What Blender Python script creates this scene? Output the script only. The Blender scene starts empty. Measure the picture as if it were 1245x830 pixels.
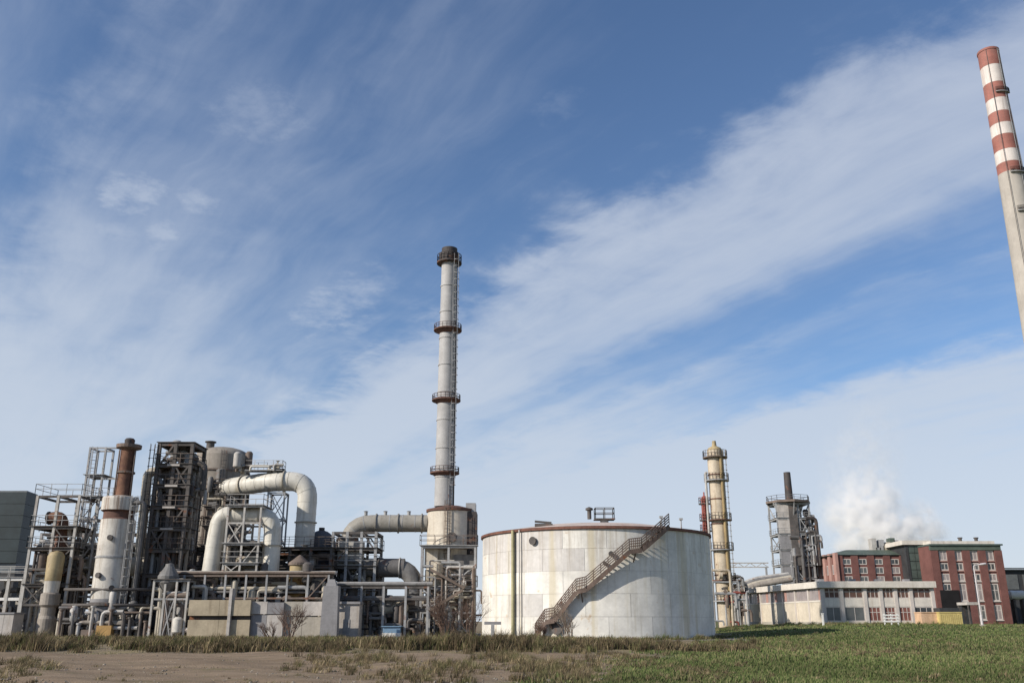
import bpy, math, random
import numpy as np
from mathutils import Vector, Matrix
S = bpy.context.scene
COL = S.collection
R = math.radians

# ------------------------------------------------------------------ camera
PITCH, FPX, EYE = R(17.3), 1091.0, 1.7
cd = bpy.data.cameras.new('camera'); cam = bpy.data.objects.new('camera', cd); COL.objects.link(cam)
cd.sensor_width = 36; cd.lens = 36 * FPX / 1245; cd.clip_start = .1; cd.clip_end = 9000
cam.location = (0, 0, EYE); cam.rotation_euler = (R(90) + PITCH, 0, 0)
S.camera = cam

# ------------------------------------------------------------------ sun, sky, exposure
SUN_AZ, SUN_EL = R(-120), R(28)                    # azimuth from +Y, clockwise: behind and to the left of the camera
sd = bpy.data.lights.new('sun', 'SUN'); sun = bpy.data.objects.new('sun', sd); COL.objects.link(sun)
sd.energy = 4.7; sd.angle = R(.55); sd.color = (1, .92, .81)
sv = Vector((math.sin(SUN_AZ) * math.cos(SUN_EL), math.cos(SUN_AZ) * math.cos(SUN_EL), math.sin(SUN_EL)))
sun.rotation_euler = sv.to_track_quat('Z', 'Y').to_euler()
S.cycles.volume_bounces = 12; S.cycles.max_bounces = 14
S.view_settings.view_transform = 'Standard'; S.view_settings.look = 'None'
S.view_settings.exposure = .22; S.view_settings.gamma = 1; S.view_settings.use_curve_mapping = False

class NT:
    """tiny node-tree helper"""
    def __init__(s, tree):
        s.t = tree; tree.nodes.clear()
    def n(s, typ, **kw):
        nd = s.t.nodes.new(typ)
        for k, v in kw.items():
            if k == 'i':
                for kk, vv in v.items():
                    if isinstance(vv, bpy.types.NodeSocket): s.t.links.new(vv, nd.inputs[kk])
                    else: nd.inputs[kk].default_value = vv
            else: setattr(nd, k, v)
        return nd
    def m(s, op, a, b=0.0, c=0.0, clamp=False):
        return s.n('ShaderNodeMath', operation=op, use_clamp=clamp, i={0: a, 1: b, 2: c}).outputs[0]
    def noise(s, vec, scale, detail=4, rough=.55, dist=0.0):
        return s.n('ShaderNodeTexNoise', i={'Vector': vec, 'Scale': scale, 'Detail': detail, 'Roughness': rough, 'Distortion': dist}).outputs[0]
    def comb(s, x, y, z=0.0):
        return s.n('ShaderNodeCombineXYZ', i={0: x, 1: y, 2: z}).outputs[0]
    def ss(s, x, a, b, lo=0.0, hi=1.0):
        return s.n('ShaderNodeMapRange', interpolation_type='SMOOTHSTEP', i={0: x, 1: a, 2: b, 3: lo, 4: hi}).outputs[0]
    def lin(s, x, a, b, lo=0.0, hi=1.0):
        return s.n('ShaderNodeMapRange', i={0: x, 1: a, 2: b, 3: lo, 4: hi}).outputs[0]
    def ramp(s, x, pts, lo, hi, interp='B_SPLINE'):
        nd = s.n('ShaderNodeValToRGB'); cr = nd.color_ramp; cr.interpolation = interp
        while len(cr.elements) > 1: cr.elements.remove(cr.elements[-1])
        for k, (p, v) in enumerate(pts):
            e = cr.elements[0] if k == 0 else cr.elements.new((p - lo) / (hi - lo))
            e.position = (p - lo) / (hi - lo)
            e.color = (v, v, v, 1) if not isinstance(v, tuple) else (*v, 1)
        s.t.links.new(s.lin(x, lo, hi), nd.inputs[0])
        return nd.outputs[0]
    def mix(s, fac, a, b, blend='MIX'):
        nd = s.n('ShaderNodeMix', data_type='RGBA', blend_type=blend)
        for k, v in ((0, fac), (6, a), (7, b)):
            if isinstance(v, bpy.types.NodeSocket): s.t.links.new(v, nd.inputs[k])
            else: nd.inputs[k].default_value = v if k == 0 else (*v[:3], 1)
        return nd.outputs[2]

wd = bpy.data.worlds.new('World'); S.world = wd; wd.use_nodes = True
w = NT(wd.node_tree)
sky = w.n('ShaderNodeTexSky', sky_type='NISHITA', sun_disc=False, sun_elevation=SUN_EL, sun_rotation=SUN_AZ,
          altitude=50, air_density=1.0, dust_density=.6, ozone_density=1.6)
gen = w.n('ShaderNodeTexCoord').outputs['Generated']
sx = w.n('ShaderNodeSeparateXYZ', i={0: gen})
zc = w.m('ADD', w.m('MAXIMUM', sx.outputs[2], 0.0), .12)       # a curved, high cloud layer
a_ = w.m('DIVIDE', sx.outputs[0], zc); b_ = w.m('DIVIDE', sx.outputs[1], zc)
U = w.m('ADD', w.m('MULTIPLY', a_, -.58), w.m('MULTIPLY', b_, .81))    # along the wind streaks
V = w.m('ADD', w.m('MULTIPLY', a_, .81), w.m('MULTIPLY', b_, .58))     # across them
pu = w.comb(a_, b_)
fluff = w.noise(pu, 5.0, 7, .6, .3)
big = w.noise(pu, 1.6, 4, .5)
Vb = w.m('ADD', V, w.m('MULTIPLY', w.m('SUBTRACT', big, .5), .2))
st1 = w.noise(w.comb(w.m('MULTIPLY', U, .75), w.m('MULTIPLY', Vb, 2.4)), 1.5, 6, .56, .2)
st2 = w.noise(w.comb(w.m('MULTIPLY', U, .9), w.m('MULTIPLY', Vb, 7.0), 3.0), 1.6, 6, .6, .15)
Vw = w.m('ADD', V, w.m('ADD', w.m('MULTIPLY', w.m('SUBTRACT', fluff, .5), .34), w.m('MULTIPLY', w.m('SUBTRACT', big, .5), .3)))
base = w.ramp(Vw, [(-1, .3), (-.1, .38), (.04, .3), (.12, .14), (.22, .4), (.34, .42), (.46, .26), (.58, .32), (.7, .16), (.85, .05), (1.0, .04),
                   (1.06, .22), (1.14, .72), (1.3, .98), (1.48, .92), (1.6, .55), (1.70, .2), (1.8, .14), (1.9, .42), (1.98, .16), (2.08, .3), (2.16, .16), (2.26, .2), (2.40, .95), (3.0, .8), (4, .6), (5, .55)], -1, 5)
veil = w.ss(U, 1.2, 2.6, 0, .5)
bigc = w.m('MULTIPLY', w.ss(U, 1.25, 1.95), w.m('MULTIPLY', w.ss(V, 1.0, 1.15), w.ss(V, 1.8, 1.6)))
base = w.m('SUBTRACT', base, w.m('MULTIPLY', bigc, .42))
dens = w.m('ADD', w.m('ADD', base, veil), w.ss(sx.outputs[2], .34, .02, 0, .42))
dens = w.m('ADD', dens, w.m('MULTIPLY', w.m('SUBTRACT', st1, .5), .85))
dens = w.m('ADD', dens, w.m('MULTIPLY', w.m('SUBTRACT', st2, .5), .5))
dens = w.m('ADD', dens, w.m('MULTIPLY', w.m('SUBTRACT', fluff, .5), .5))
# small separate cumulus scraps
fine = w.noise(pu, 16.0, 6, .62)
for (bu, bv, ru, rv, amp) in ((1.67, .31, .055, .05, .75), (1.64, .42, .035, .03, .6), (1.31, .42, .07, .06, .42), (1.80, .40, .045, .025, .5),
                              (1.90, .85, .16, .06, .55), (1.83, .33, .03, .03, .3), (1.02, .82, .05, .03, .45), (1.98, .93, .08, .04, .4)):
    du = w.m('DIVIDE', w.m('SUBTRACT', U, bu), ru); dv = w.m('DIVIDE', w.m('SUBTRACT', V, bv), rv)
    q = w.m('ADD', w.m('MULTIPLY', du, du), w.m('MULTIPLY', dv, dv))
    q = w.m('ADD', q, w.m('MULTIPLY', w.m('SUBTRACT', fine, .5), 9.0))
    dens = w.m('ADD', dens, w.ss(q, 2.4, -1.2, 0, amp * .46))
dens = w.ss(dens, .02, 1.15, 0, .86)
cloudcol = w.ramp(sx.outputs[2], [(0, (5.6, 6.1, 6.9)), (.2, (5.0, 5.6, 6.5)), (.6, (4.2, 4.75, 5.9)), (1, (3.7, 4.25, 5.5))], 0, 1, 'LINEAR')
cl2 = w.n('ShaderNodeVectorMath', operation='SCALE', i={0: cloudcol, 3: 1.0}).outputs[0]
SKYS = .1
skyc = w.mix(1.0, sky.outputs[0], (.84, .97, 1.14), 'MULTIPLY')
fin = w.mix(dens, skyc, cl2)
bg = w.n('ShaderNodeBackground', i={0: fin, 1: SKYS})
w.n('ShaderNodeOutputWorld', i={0: bg.outputs[0]})

# ------------------------------------------------------------------ places: pixel of the 1245x830 photograph + distance -> metres
CP, SP = math.cos(PITCH), math.sin(PITCH)
def at(px, py, Y):
    x, v = (px - 622.5) / FPX, (415 - py) / FPX
    k = Y / (CP - SP * v)
    return (x * k, Y, EYE + (SP + CP * v) * k)
def gx(px, Y): return at(px, 757, Y)[0]
def zz(py, Y): return at(622, py, Y)[2]
def sm(a, b, x):
    t = np.clip((x - a) / (b - a), 0, 1); return t * t * (3 - 2 * t)
def ground_z(x, y):
    x = np.asarray(x, float); y = np.asarray(y, float)
    z = .85 * sm(20, 46, x) * sm(70, 130, y) + .35 * sm(8, 30, x) * sm(30, 70, y) * (1 - sm(60, 95, y) * (1 - sm(20, 40, x)))
    z = z + (.05 * np.sin(x * .31 + 1) * np.sin(y * .23) + .035 * np.sin(x * .9 + y * .5)) * sm(10, 25, y) * (1 - sm(80, 110, y))
    z = z + .18 * sm(53, 56, y) * (1 - sm(70, 84, y)) * (1 - sm(2, 18, x))
    return z
def gz(x, y): return float(ground_z(x, y))

# ------------------------------------------------------------------ materials
MATS = {}
def mat(name, col, rough=.65, metal=0.0, var=.18, vscale=.6, streak=0.0, streak_col=(.12, .06, .03), sscale=1.2,
        rust=0.0, rust_col=(.11, .045, .022), rscale=.8, bump=0.0, bscale=8, spec=.3, col2=None, c2=.5, drip=None):
    """painted / bare surface: uneven tone, vertical weather streaks, rust patches"""
    m = bpy.data.materials.new(name); m.use_nodes = True
    t = NT(m.node_tree)
    pos = t.n('ShaderNodeNewGeometry').outputs['Position']
    n1 = t.noise(pos, vscale, 5, .6)
    n2 = t.noise(pos, vscale * 7, 3, .6)
    f = t.m('ADD', t.m('MULTIPLY', n1, .7), t.m('MULTIPLY', n2, .3))
    lo = tuple(c * (1 - var * 1.6) for c in col); hi = tuple(min(c * (1 + var * 1.2), .95) for c in col)
    c = t.mix(t.lin(f, .3, .7), lo, hi)
    if col2: c = t.mix(t.ss(t.noise(pos, vscale * .7, 4, .6), c2 - .06, c2 + .06), c, col2)
    if streak > 0:
        mp = t.n('ShaderNodeMapping', i={0: pos, 3: (sscale, sscale, .07 * sscale)}).outputs[0]
        sn = t.noise(mp, 1.6, 6, .65)
        c = t.mix(t.m('MULTIPLY', t.ss(sn, .5, .72), streak), c, streak_col)
    if drip:                                   # stains run down from a ledge at height drip[0], fading over drip[1] metres
        zq = t.n('ShaderNodeSeparateXYZ', i={0: pos}).outputs[2]
        mp = t.n('ShaderNodeMapping', i={0: pos, 3: (1.1, 1.1, .04)}).outputs[0]
        dn_ = t.m('MULTIPLY', t.ss(t.noise(mp, 2.2, 5, .7), .47, .66), t.ss(zq, drip[0] - drip[1], drip[0], 0, drip[2]))
        c = t.mix(dn_, c, drip[3])
        if len(drip) < 5: mp2 = None
        else: mp2 = t.n('ShaderNodeMapping', i={0: pos, 1: (9, 3, 0), 3: (.45, .45, .015)}).outputs[0]
        if mp2: c = t.mix(t.m('MULTIPLY', t.ss(t.noise(mp2, 1.3, 4, .6), .54, .66), .55), c, (.48, .41, .26))
    if rust > 0:
        rn = t.noise(pos, rscale, 6, .68)
        th = .72 - rust * .4
        c = t.mix(t.ss(rn, th - .05, th + .07), c, t.mix(n2, rust_col, tuple(min(x * 2.1, 1) for x in rust_col)))
    kw = {'Base Color': c, 'Roughness': rough, 'Metallic': metal, 'Specular IOR Level': spec}
    if bump > 0:
        bn = t.noise(pos, bscale, 4, .6)
        kw['Normal'] = t.n('ShaderNodeBump', i={'Strength': bump, 'Distance': .03, 'Height': bn}).outputs[0]
    b = t.n('ShaderNodeBsdfPrincipled', i=kw)
    t.n('ShaderNodeOutputMaterial', i={0: b.outputs[0]})
    MATS[name] = m; return m
M = {}
def mk(key, *a, **k): M[key] = mat(key, *a, **k)
mk('tank_white', (.66, .64, .59), .55, streak=.6, streak_col=(.44, .41, .345), sscale=.8, var=.16, vscale=.4, rust=.2, rust_col=(.27, .21, .145), rscale=.7, drip=(10.5, 6.5, .5, (.31, .255, .2), 1))
mk('tank_grey', (.52, .50, .475), .6, streak=.7, streak_col=(.34, .30, .24), sscale=.8, var=.16, vscale=.35, rust=.1, rust_col=(.24, .19, .14), rscale=.8, drip=(10.5, 6.5, .5, (.3, .25, .2), 1))
mk('tank_roof', (.52, .43, .37), .7, var=.2, rust=.22, rust_col=(.2, .1, .06), rscale=.4)
mk('rim_rust', (.16, .075, .055), .8, var=.35, vscale=1.2)
mk('stair_rust', (.135, .098, .08), .8, var=.35, vscale=1.4, rust=.3)
mk('yellow_pipe', (.36, .33, .19), .6, streak=.5, var=.2)
mk('white_pipe', (.55, .53, .475), .45, streak=.7, streak_col=(.3, .26, .19), sscale=1.5, var=.14, rust=.06, rscale=1.1)
mk('cream_duct', (.40, .36, .29), .55, streak=.55, streak_col=(.16, .13, .1), sscale=1.1, var=.2, rust=.16)
mk('drum_pale', (.54, .49, .41), .6, streak=.6, streak_col=(.26, .2, .14), sscale=1.1, var=.16, rust=.12)
mk('duct_grey', (.26, .245, .215), .6, streak=.55, streak_col=(.13, .11, .09), var=.2, rust=.12)
mk('grey_duct', (.17, .165, .16), .6, streak=.5, streak_col=(.06, .05, .045), var=.25, rust=.15)
mk('dark_duct', (.115, .11, .108), .6, var=.3, rust=.22)
mk('stack_steel', (.35, .345, .34), .65, metal=0, streak=.6, streak_col=(.27, .25, .24), sscale=2, var=.16, rust=.06)
mk('stack_dark', (.06, .052, .05), .7, var=.3, rust=.3)
mk('ring_rust', (.12, .065, .05), .8, var=.3, rust=.3)
mk('steel_dark', (.10, .09, .084), .75, var=.35, vscale=.9, rust=.22, rscale=.9)
mk('steel_rust', (.16, .125, .104), .8, var=.35, vscale=.9, rust=.22, rscale=.9)
mk('steel_grey', (.30, .30, .30), .6, var=.25, vscale=.9, rust=.18, rscale=.9)
mk('steel_pale', (.40, .385, .36), .6, var=.25, vscale=.9, streak=.4, rust=.2, rscale=.9)
mk('rust_stack', (.15, .078, .05), .85, var=.4, vscale=1.2, rust=.5, rust_col=(.07, .035, .025))
mk('column_white', (.50, .475, .43), .5, streak=.75, streak_col=(.24, .2, .155), sscale=1.6, var=.2, rust=.14, rscale=1.0, drip=(12.5, 7, .8, (.2, .12, .075)))
mk('column_ochre', (.34, .27, .15), .6, streak=.5, var=.25, rust=.2)
mk('orange_vessel', (.36, .22, .08), .65, streak=.4, var=.25, rust=.25)
mk('vessel_brown', (.27, .24, .205), .7, streak=.6, streak_col=(.09, .07, .055), sscale=.7, var=.22, rust=.15)
mk('dome_dark', (.09, .092, .1), .6, var=.3, streak=.4, streak_col=(.04, .035, .03), rust=.1)
mk('concrete', (.36, .33, .28), .85, var=.16, streak=.45, streak_col=(.17, .15, .12), bump=.3)
mk('concrete_pale', (.43, .40, .37), .85, var=.22, streak=.7, streak_col=(.3, .26, .22), bump=.3)
mk('concrete_grey', (.235, .23, .235), .85, var=.18, streak=.4, streak_col=(.12, .11, .11), bump=.3)
mk('wall_tan', (.36, .305, .22), .85, var=.18, streak=.7, streak_col=(.2, .16, .11), bump=.2)
mk('slate_clad', (.024, .037, .042), .5, var=.25, vscale=.3, streak=.2, streak_col=(.02, .025, .03))
mk('slate_low', (.13, .145, .155), .6, var=.2)
mk('blue_panel', (.17, .27, .38), .5, var=.15)
mk('chim_concrete', (.38, .35, .31), .85, streak=.7, streak_col=(.24, .21, .18), sscale=.35, var=.14, vscale=.15)
mk('chim_red', (.30, .12, .095), .7, streak=.3, streak_col=(.2, .09, .07), sscale=.5, var=.22, vscale=.3, rust=.12, rust_col=(.16, .12, .1), rscale=.25, drip=(121, 38, .5, (.17, .135, .12)))
mk('chim_white', (.6, .55, .51), .7, streak=.6, streak_col=(.45, .33, .28), sscale=.5, var=.12, vscale=.3, rust=.12, rust_col=(.16, .12, .1), rscale=.25, drip=(121, 38, .5, (.17, .135, .12)))
mk('cream_tower', (.45, .385, .295), .5, streak=.7, streak_col=(.24, .17, .09), sscale=1.2, var=.2, rust=.14)
mk('yellow_rail', (.28, .205, .10), .6, var=.25, rust=.15)
mk('red_steel', (.24, .07, .055), .7, var=.3, rust=.2)
mk('brick', (.155, .07, .061), .85, var=.22, vscale=.5, streak=.2, streak_col=(.13, .06, .05), bump=.3, bscale=14)
mk('brick_pink', (.36, .215, .185), .85, var=.2, vscale=.5, streak=.3, streak_col=(.25, .12, .1))
mk('frame_white', (.5, .455, .42), .6, var=.12, streak=.25, streak_col=(.4, .33, .28))
mk('wall_cream', (.54, .48, .39), .8, var=.16, vscale=.4, streak=.65, streak_col=(.36, .28, .2), bump=.15)
mk('fascia', (.58, .54, .48), .7, var=.14, streak=.6, streak_col=(.4, .34, .28))
mk('panel_brown', (.13, .075, .06), .6, var=.25)
mk('panel_red', (.18, .075, .06), .7, var=.25)
mk('green_roof', (.085, .11, .09), .6, var=.25, streak=.3, streak_col=(.07, .08, .07))
mk('green_clad', (.075, .1, .09), .45, var=.25, vscale=.4)
mk('container_yellow', (.52, .42, .17), .6, var=.2, streak=.35)
mk('container_peach', (.55, .37, .24), .6, var=.2, streak=.35)
mk('black_opening', (.012, .011, .012), .8, var=.3)
mk('dark_shed', (.04, .042, .045), .6, var=.3, streak=.2)
mk('white_paint', (.68, .67, .64), .5, var=.1, streak=.2)
mk('lamp_steel', (.50, .47, .47), .5, var=.15)
mk('gravel', (.22, .19, .155), .9, var=.35, vscale=1.5, bump=.5)
mk('twig', (.13, .085, .065), .9, var=.3)
mk('twig_pale', (.22, .17, .13), .9, var=.3)
def glass(key, col, rough=.12):
    m = bpy.data.materials.new(key); m.use_nodes = True; t = NT(m.node_tree)
    pos = t.n('ShaderNodeNewGeometry').outputs['Position']
    c = t.mix(t.noise(pos, .9, 3), tuple(x * .6 for x in col), tuple(x * 1.5 for x in col))
    b = t.n('ShaderNodeBsdfPrincipled', i={'Base Color': c, 'Roughness': rough, 'Specular IOR Level': .5})
    t.n('ShaderNodeOutputMaterial', i={0: b.outputs[0]}); M[key] = m
glass('pane', (.05, .055, .06)); glass('pane_grey', (.10, .105, .105), .25); glass('pane_pale', (.26, .225, .22), .3)

# ------------------------------------------------------------------ mesh helpers
class MB:
    def __init__(s): s.v = []; s.f = []; s.sm = []
    def add(s, vs, fs, smooth=False):
        o = len(s.v); s.v += [tuple(p) for p in vs]
        s.f += [tuple(i + o for i in f) for f in fs]; s.sm += [smooth] * len(fs); return s
    def box(s, c, d, rz=0.0, top=1.0):
        cx, cy, cz = c; hx, hy, hz = d[0] / 2, d[1] / 2, d[2] / 2; ca, sa = math.cos(rz), math.sin(rz); vs = []
        for dz in (-1, 1):
            k = 1 if dz < 0 else top
            for dx, dy in ((-1, -1), (1, -1), (1, 1), (-1, 1)):
                x, y = dx * hx * k, dy * hy * k
                vs.append((cx + x * ca - y * sa, cy + x * sa + y * ca, cz + dz * hz))
        return s.add(vs, [(3, 2, 1, 0), (4, 5, 6, 7), (0, 1, 5, 4), (1, 2, 6, 5), (2, 3, 7, 6), (3, 0, 4, 7)])
    def bb(s, x0, x1, y0, y1, z0, z1): return s.box(((x0 + x1) / 2, (y0 + y1) / 2, (z0 + z1) / 2), (abs(x1 - x0), abs(y1 - y0), abs(z1 - z0)))
    def bar(s, p, q, w, h=None):
        p, q = Vector(p), Vector(q); d = (q - p)
        if d.length < 1e-6: return s
        d.normalize(); up = Vector((0, 0, 1)) if abs(d.z) < .95 else Vector((0, 1, 0))
        a = d.cross(up).normalized(); b = a.cross(d); h = h or w; a *= w / 2; b *= h / 2
        vs = [p - a - b, p + a - b, p + a + b, p - a + b, q - a - b, q + a - b, q + a + b, q - a + b]
        return s.add(vs, [(3, 2, 1, 0), (4, 5, 6, 7), (0, 1, 5, 4), (1, 2, 6, 5), (2, 3, 7, 6), (3, 0, 4, 7)])
    def tube(s, pts, r, n=10, caps=True):
        pts = [Vector(p) for p in pts]; k = len(pts)
        rs = r if isinstance(r, (list, tuple)) else [r] * k
        t0 = (pts[1] - pts[0]).normalized(); up = Vector((0, 0, 1)) if abs(t0.z) < .9 else Vector((0, 1, 0))
        nrm = (up - t0 * up.dot(t0)).normalized(); vs = []; fs = []
        for i in range(k):
            t = (pts[min(i + 1, k - 1)] - pts[max(i - 1, 0)]).normalized()
            nrm = nrm - t * nrm.dot(t)
            nrm = nrm.normalized() if nrm.length > 1e-6 else t.orthogonal().normalized()
            b = t.cross(nrm)
            for j in range(n):
                a = 2 * math.pi * j / n; vs.append(pts[i] + (nrm * math.cos(a) + b * math.sin(a)) * rs[i])
        for i in range(k - 1):
            for j in range(n): fs.append((i * n + j, i * n + (j + 1) % n, (i + 1) * n + (j + 1) % n, (i + 1) * n + j))
        s.add(vs, fs, True)
        if caps:
            o = len(s.v) - len(vs)
            s.f += [tuple(o + j for j in reversed(range(n))), tuple(o + (k - 1) * n + j for j in range(n))]; s.sm += [False, False]
        return s
    def lathe(s, prof, c, n=32, a0=0.0, a1=2 * math.pi, smooth=True):
        """prof: (radius, z) pairs, bottom to top; doubled rings keep hard edges"""
        full = abs(a1 - a0 - 2 * math.pi) < 1e-6; m = n if full else n + 1
        for (r0, z0), (r1, z1) in zip(prof[:-1], prof[1:]):
            vs = []
            for r, z in ((r0, z0), (r1, z1)):
                for j in range(m):
                    a = a0 + (a1 - a0) * j / n; vs.append((c[0] + math.sin(a) * r, c[1] - math.cos(a) * r, z))
            fs = [(j, (j + 1) % m, m + (j + 1) % m, m + j) for j in range(n)]
            s.add(vs, fs, smooth)
        return s
    def build(s, name, m, parent=None):
        o3 = ORG.get(parent.name, (0, 0, 0)) if parent else (0, 0, 0)
        me = bpy.data.meshes.new(name)
        me.from_pydata([(x - o3[0], y - o3[1], z - o3[2]) for x, y, z in s.v], [], s.f)
        me.polygons.foreach_set('use_smooth', s.sm)
        if any(s.sm):
            import bmesh
            bm = bmesh.new(); bm.from_mesh(me); bmesh.ops.remove_doubles(bm, verts=bm.verts, dist=.0005); 
            for e in bm.edges:
                if len(e.link_faces) == 2 and e.calc_face_angle(0) > R(38): e.smooth = False
            bm.to_mesh(me); bm.free()
        me.materials.append(M[m] if isinstance(m, str) else m)
        o = bpy.data.objects.new(name, me); COL.objects.link(o)
        if parent: o.parent = parent; ORG[o.name] = o3
        return o
ORG = {}
def thing(name, label, cat, loc, group=None):
    o = bpy.data.objects.new(name, None); COL.objects.link(o); o.location = loc; o.empty_display_size = .5
    o['label'] = label; o['category'] = cat
    if group: o['group'] = group
    ORG[o.name] = tuple(loc); return o
def tag(o, label, cat, group=None):
    o['label'] = label; o['category'] = cat
    if group: o['group'] = group
    return o
def struct(o): o['kind'] = 'structure'; return o
def fillet(pts, rad, k=6):
    pts = [Vector(p) for p in pts]; out = [pts[0]]
    for a, b, c in zip(pts[:-2], pts[1:-1], pts[2:]):
        d1, d2 = (a - b), (c - b); r = min(rad, d1.length * .49, d2.length * .49)
        p, q = b + d1.normalized() * r, b + d2.normalized() * r
        for i in range(k + 1):
            t = i / k; out.append(p * (1 - t) ** 2 + b * 2 * t * (1 - t) + q * t * t)
    out.append(pts[-1]); return out
def pipe(root, pts, r, m, bend=None, n=10, name='pipe', flanges=(), k=6):
    o = MB().tube(fillet(pts, bend or r * 2.2, k), r, n).build(name, m, root)
    for i in flanges:      # flange rings between consecutive points i, i+1 at fraction
        a, b, t = Vector(pts[i[0]]), Vector(pts[i[0] + 1]), i[1]; c = a.lerp(b, t); d = (b - a).normalized()
        MB().tube([c - d * .06, c + d * .06], r * 1.16, n).build('flange', i[2] if len(i) > 2 else m, root)
    return o
def seams(root, pts, r, m, bend=None, gap=2.2, n=22, k=8):
    """thin cladding bands round a big pipe, one part each"""
    P = fillet(pts, bend or r * 2.2, k); acc = 0.0
    for a, b in zip(P[:-1], P[1:]):
        d = b - a; L = d.length
        if L < 1e-6: continue
        s = gap - acc
        while s <= L:
            c = a + d * (s / L); u_ = d.normalized(); MB().tube([c - u_ * .05, c + u_ * .05], r * 1.022, n).build('cladding_band', m, root); s += gap
        acc = (acc + L) % gap
def rail_mb(mb, pts, h=1.1, th=.05, gap=1.6, closed=False):
    pts = [Vector(p) for p in pts]
    if closed: pts = pts + [pts[0]]
    for a, b in zip(pts[:-1], pts[1:]):
        n = max(1, int(round((b - a).length / gap)))
        for i in range(n + 1): c = a.lerp(b, i / n); mb.bar(c, c + Vector((0, 0, h)), th)
        for f in (1, .52): mb.bar(a + Vector((0, 0, h * f)), b + Vector((0, 0, h * f)), th)
    return mb
def handrail(root, pts, m, **k): return rail_mb(MB(), pts, **k).build('handrail', m, root)
def ladder(root, x, y, z0, z1, m, facing=(0, -1), w=.5, cage=True):
    mb = MB(); fx, fy = facing; tx, ty = -fy, fx
    for s in (-1, 1): mb.bar((x + tx * w / 2 * s, y + ty * w / 2 * s, z0), (x + tx * w / 2 * s, y + ty * w / 2 * s, z1), .06)
    z = z0 + .3
    while z < z1: mb.bar((x - tx * w / 2, y - ty * w / 2, z), (x + tx * w / 2, y + ty * w / 2, z), .035); z += .4
    if cage:
        z = z0 + 2.4
        while z < z1:
            q = [(x + tx * .36 * math.cos(a) + fx * (.4 + .36 * math.sin(a)), y + ty * .36 * math.cos(a) + fy * (.4 + .36 * math.sin(a)), z) for a in [math.pi * i / 5 for i in range(6)]]
            for a, b in zip(q[:-1], q[1:]): mb.bar(a, b, .05)
            z += .9
        for a in (0, math.pi / 2, math.pi):
            p = (x + tx * .36 * math.cos(a) + fx * (.4 + .36 * math.sin(a)), y + ty * .36 * math.cos(a) + fy * (.4 + .36 * math.sin(a)))
            mb.bar((*p, z0 + 2.4), (*p, z1), .04)
    return mb.build('ladder', m, root)
def ring_platform(root, c, r0, r1, z, m, rail='steel_dark', n=20, h=1.1, a0=0, a1=2 * math.pi):
    d = MB().lathe([(r0, z - .14), (r1, z - .14), (r1, z + .02), (r0, z + .02)], c, n, a0, a1, False).build('platform', m, root)
    mb = MB(); pts = [(c[0] + math.sin(a) * (r1 - .06), c[1] - math.cos(a) * (r1 - .06), z) for a in [a0 + (a1 - a0) * i / n for i in range(n + 1)]]
    rail_mb(mb, pts, h, .055, 9); mb.build('handrail', rail, d)
    return d
def frame(root, x0, x1, y0, y1, zs, nx=2, ny=2, w=.28, mc='steel_dark', mb_='steel_dark', brace=(), decks=(), rails=(), deckm='steel_grey', railm='steel_grey', z0=-.1, diag_faces=('front',)):
    """open steel frame: every column, beam, brace, deck and handrail a part of its own"""
    xs = [x0 + (x1 - x0) * i / (nx - 1) for i in range(nx)]; ys = [y0 + (y1 - y0) * i / (ny - 1) for i in range(ny)]
    for x in xs:
        for y in ys: MB().bar((x, y, z0), (x, y, zs[-1] + w / 2), w).build('column', mc, root)
    for z in zs:
        for y in ys:
            for a, b in zip(xs[:-1], xs[1:]): MB().bar((a + w / 2, y, z), (b - w / 2, y, z), w * .75, w * .9).build('beam', mb_, root)
        for x in xs:
            for a, b in zip(ys[:-1], ys[1:]): MB().bar((x, a + w / 2, z), (x, b - w / 2, z), w * .75, w * .9).build('beam', mb_, root)
    zl = [z0] + list(zs)
    for (lev, i, kind) in brace:
        a, b = zl[lev], zl[lev + 1]
        for y, yo in ((ys[0], -w * .2), (ys[-1], w * .2)):
            if kind in '/x': MB().bar((xs[i] + w / 2, y + yo, a), (xs[i + 1] - w / 2, y + yo, b), w * .5).build('brace', mb_, root)
            if kind in '\\x': MB().bar((xs[i + 1] - w / 2, y + yo * 1.6, a), (xs[i] + w / 2, y + yo * 1.6, b), w * .5).build('brace', mb_, root)
    for k in decks:
        z = zs[k] + w * .45 + .04
        MB().bb(x0 - .3, x1 + .3, y0 - .3, y1 + .3, z, z + .07).build('platform', deckm, root)
    for k in rails:
        z = zs[k] + w * .45 + .11
        handrail(root, [(x0 - .25, y0 - .25, z), (x1 + .25, y0 - .25, z), (x1 + .25, y1 + .25, z), (x0 - .25, y1 + .25, z)], railm, closed=True)
RNG = random.Random(5)
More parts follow.
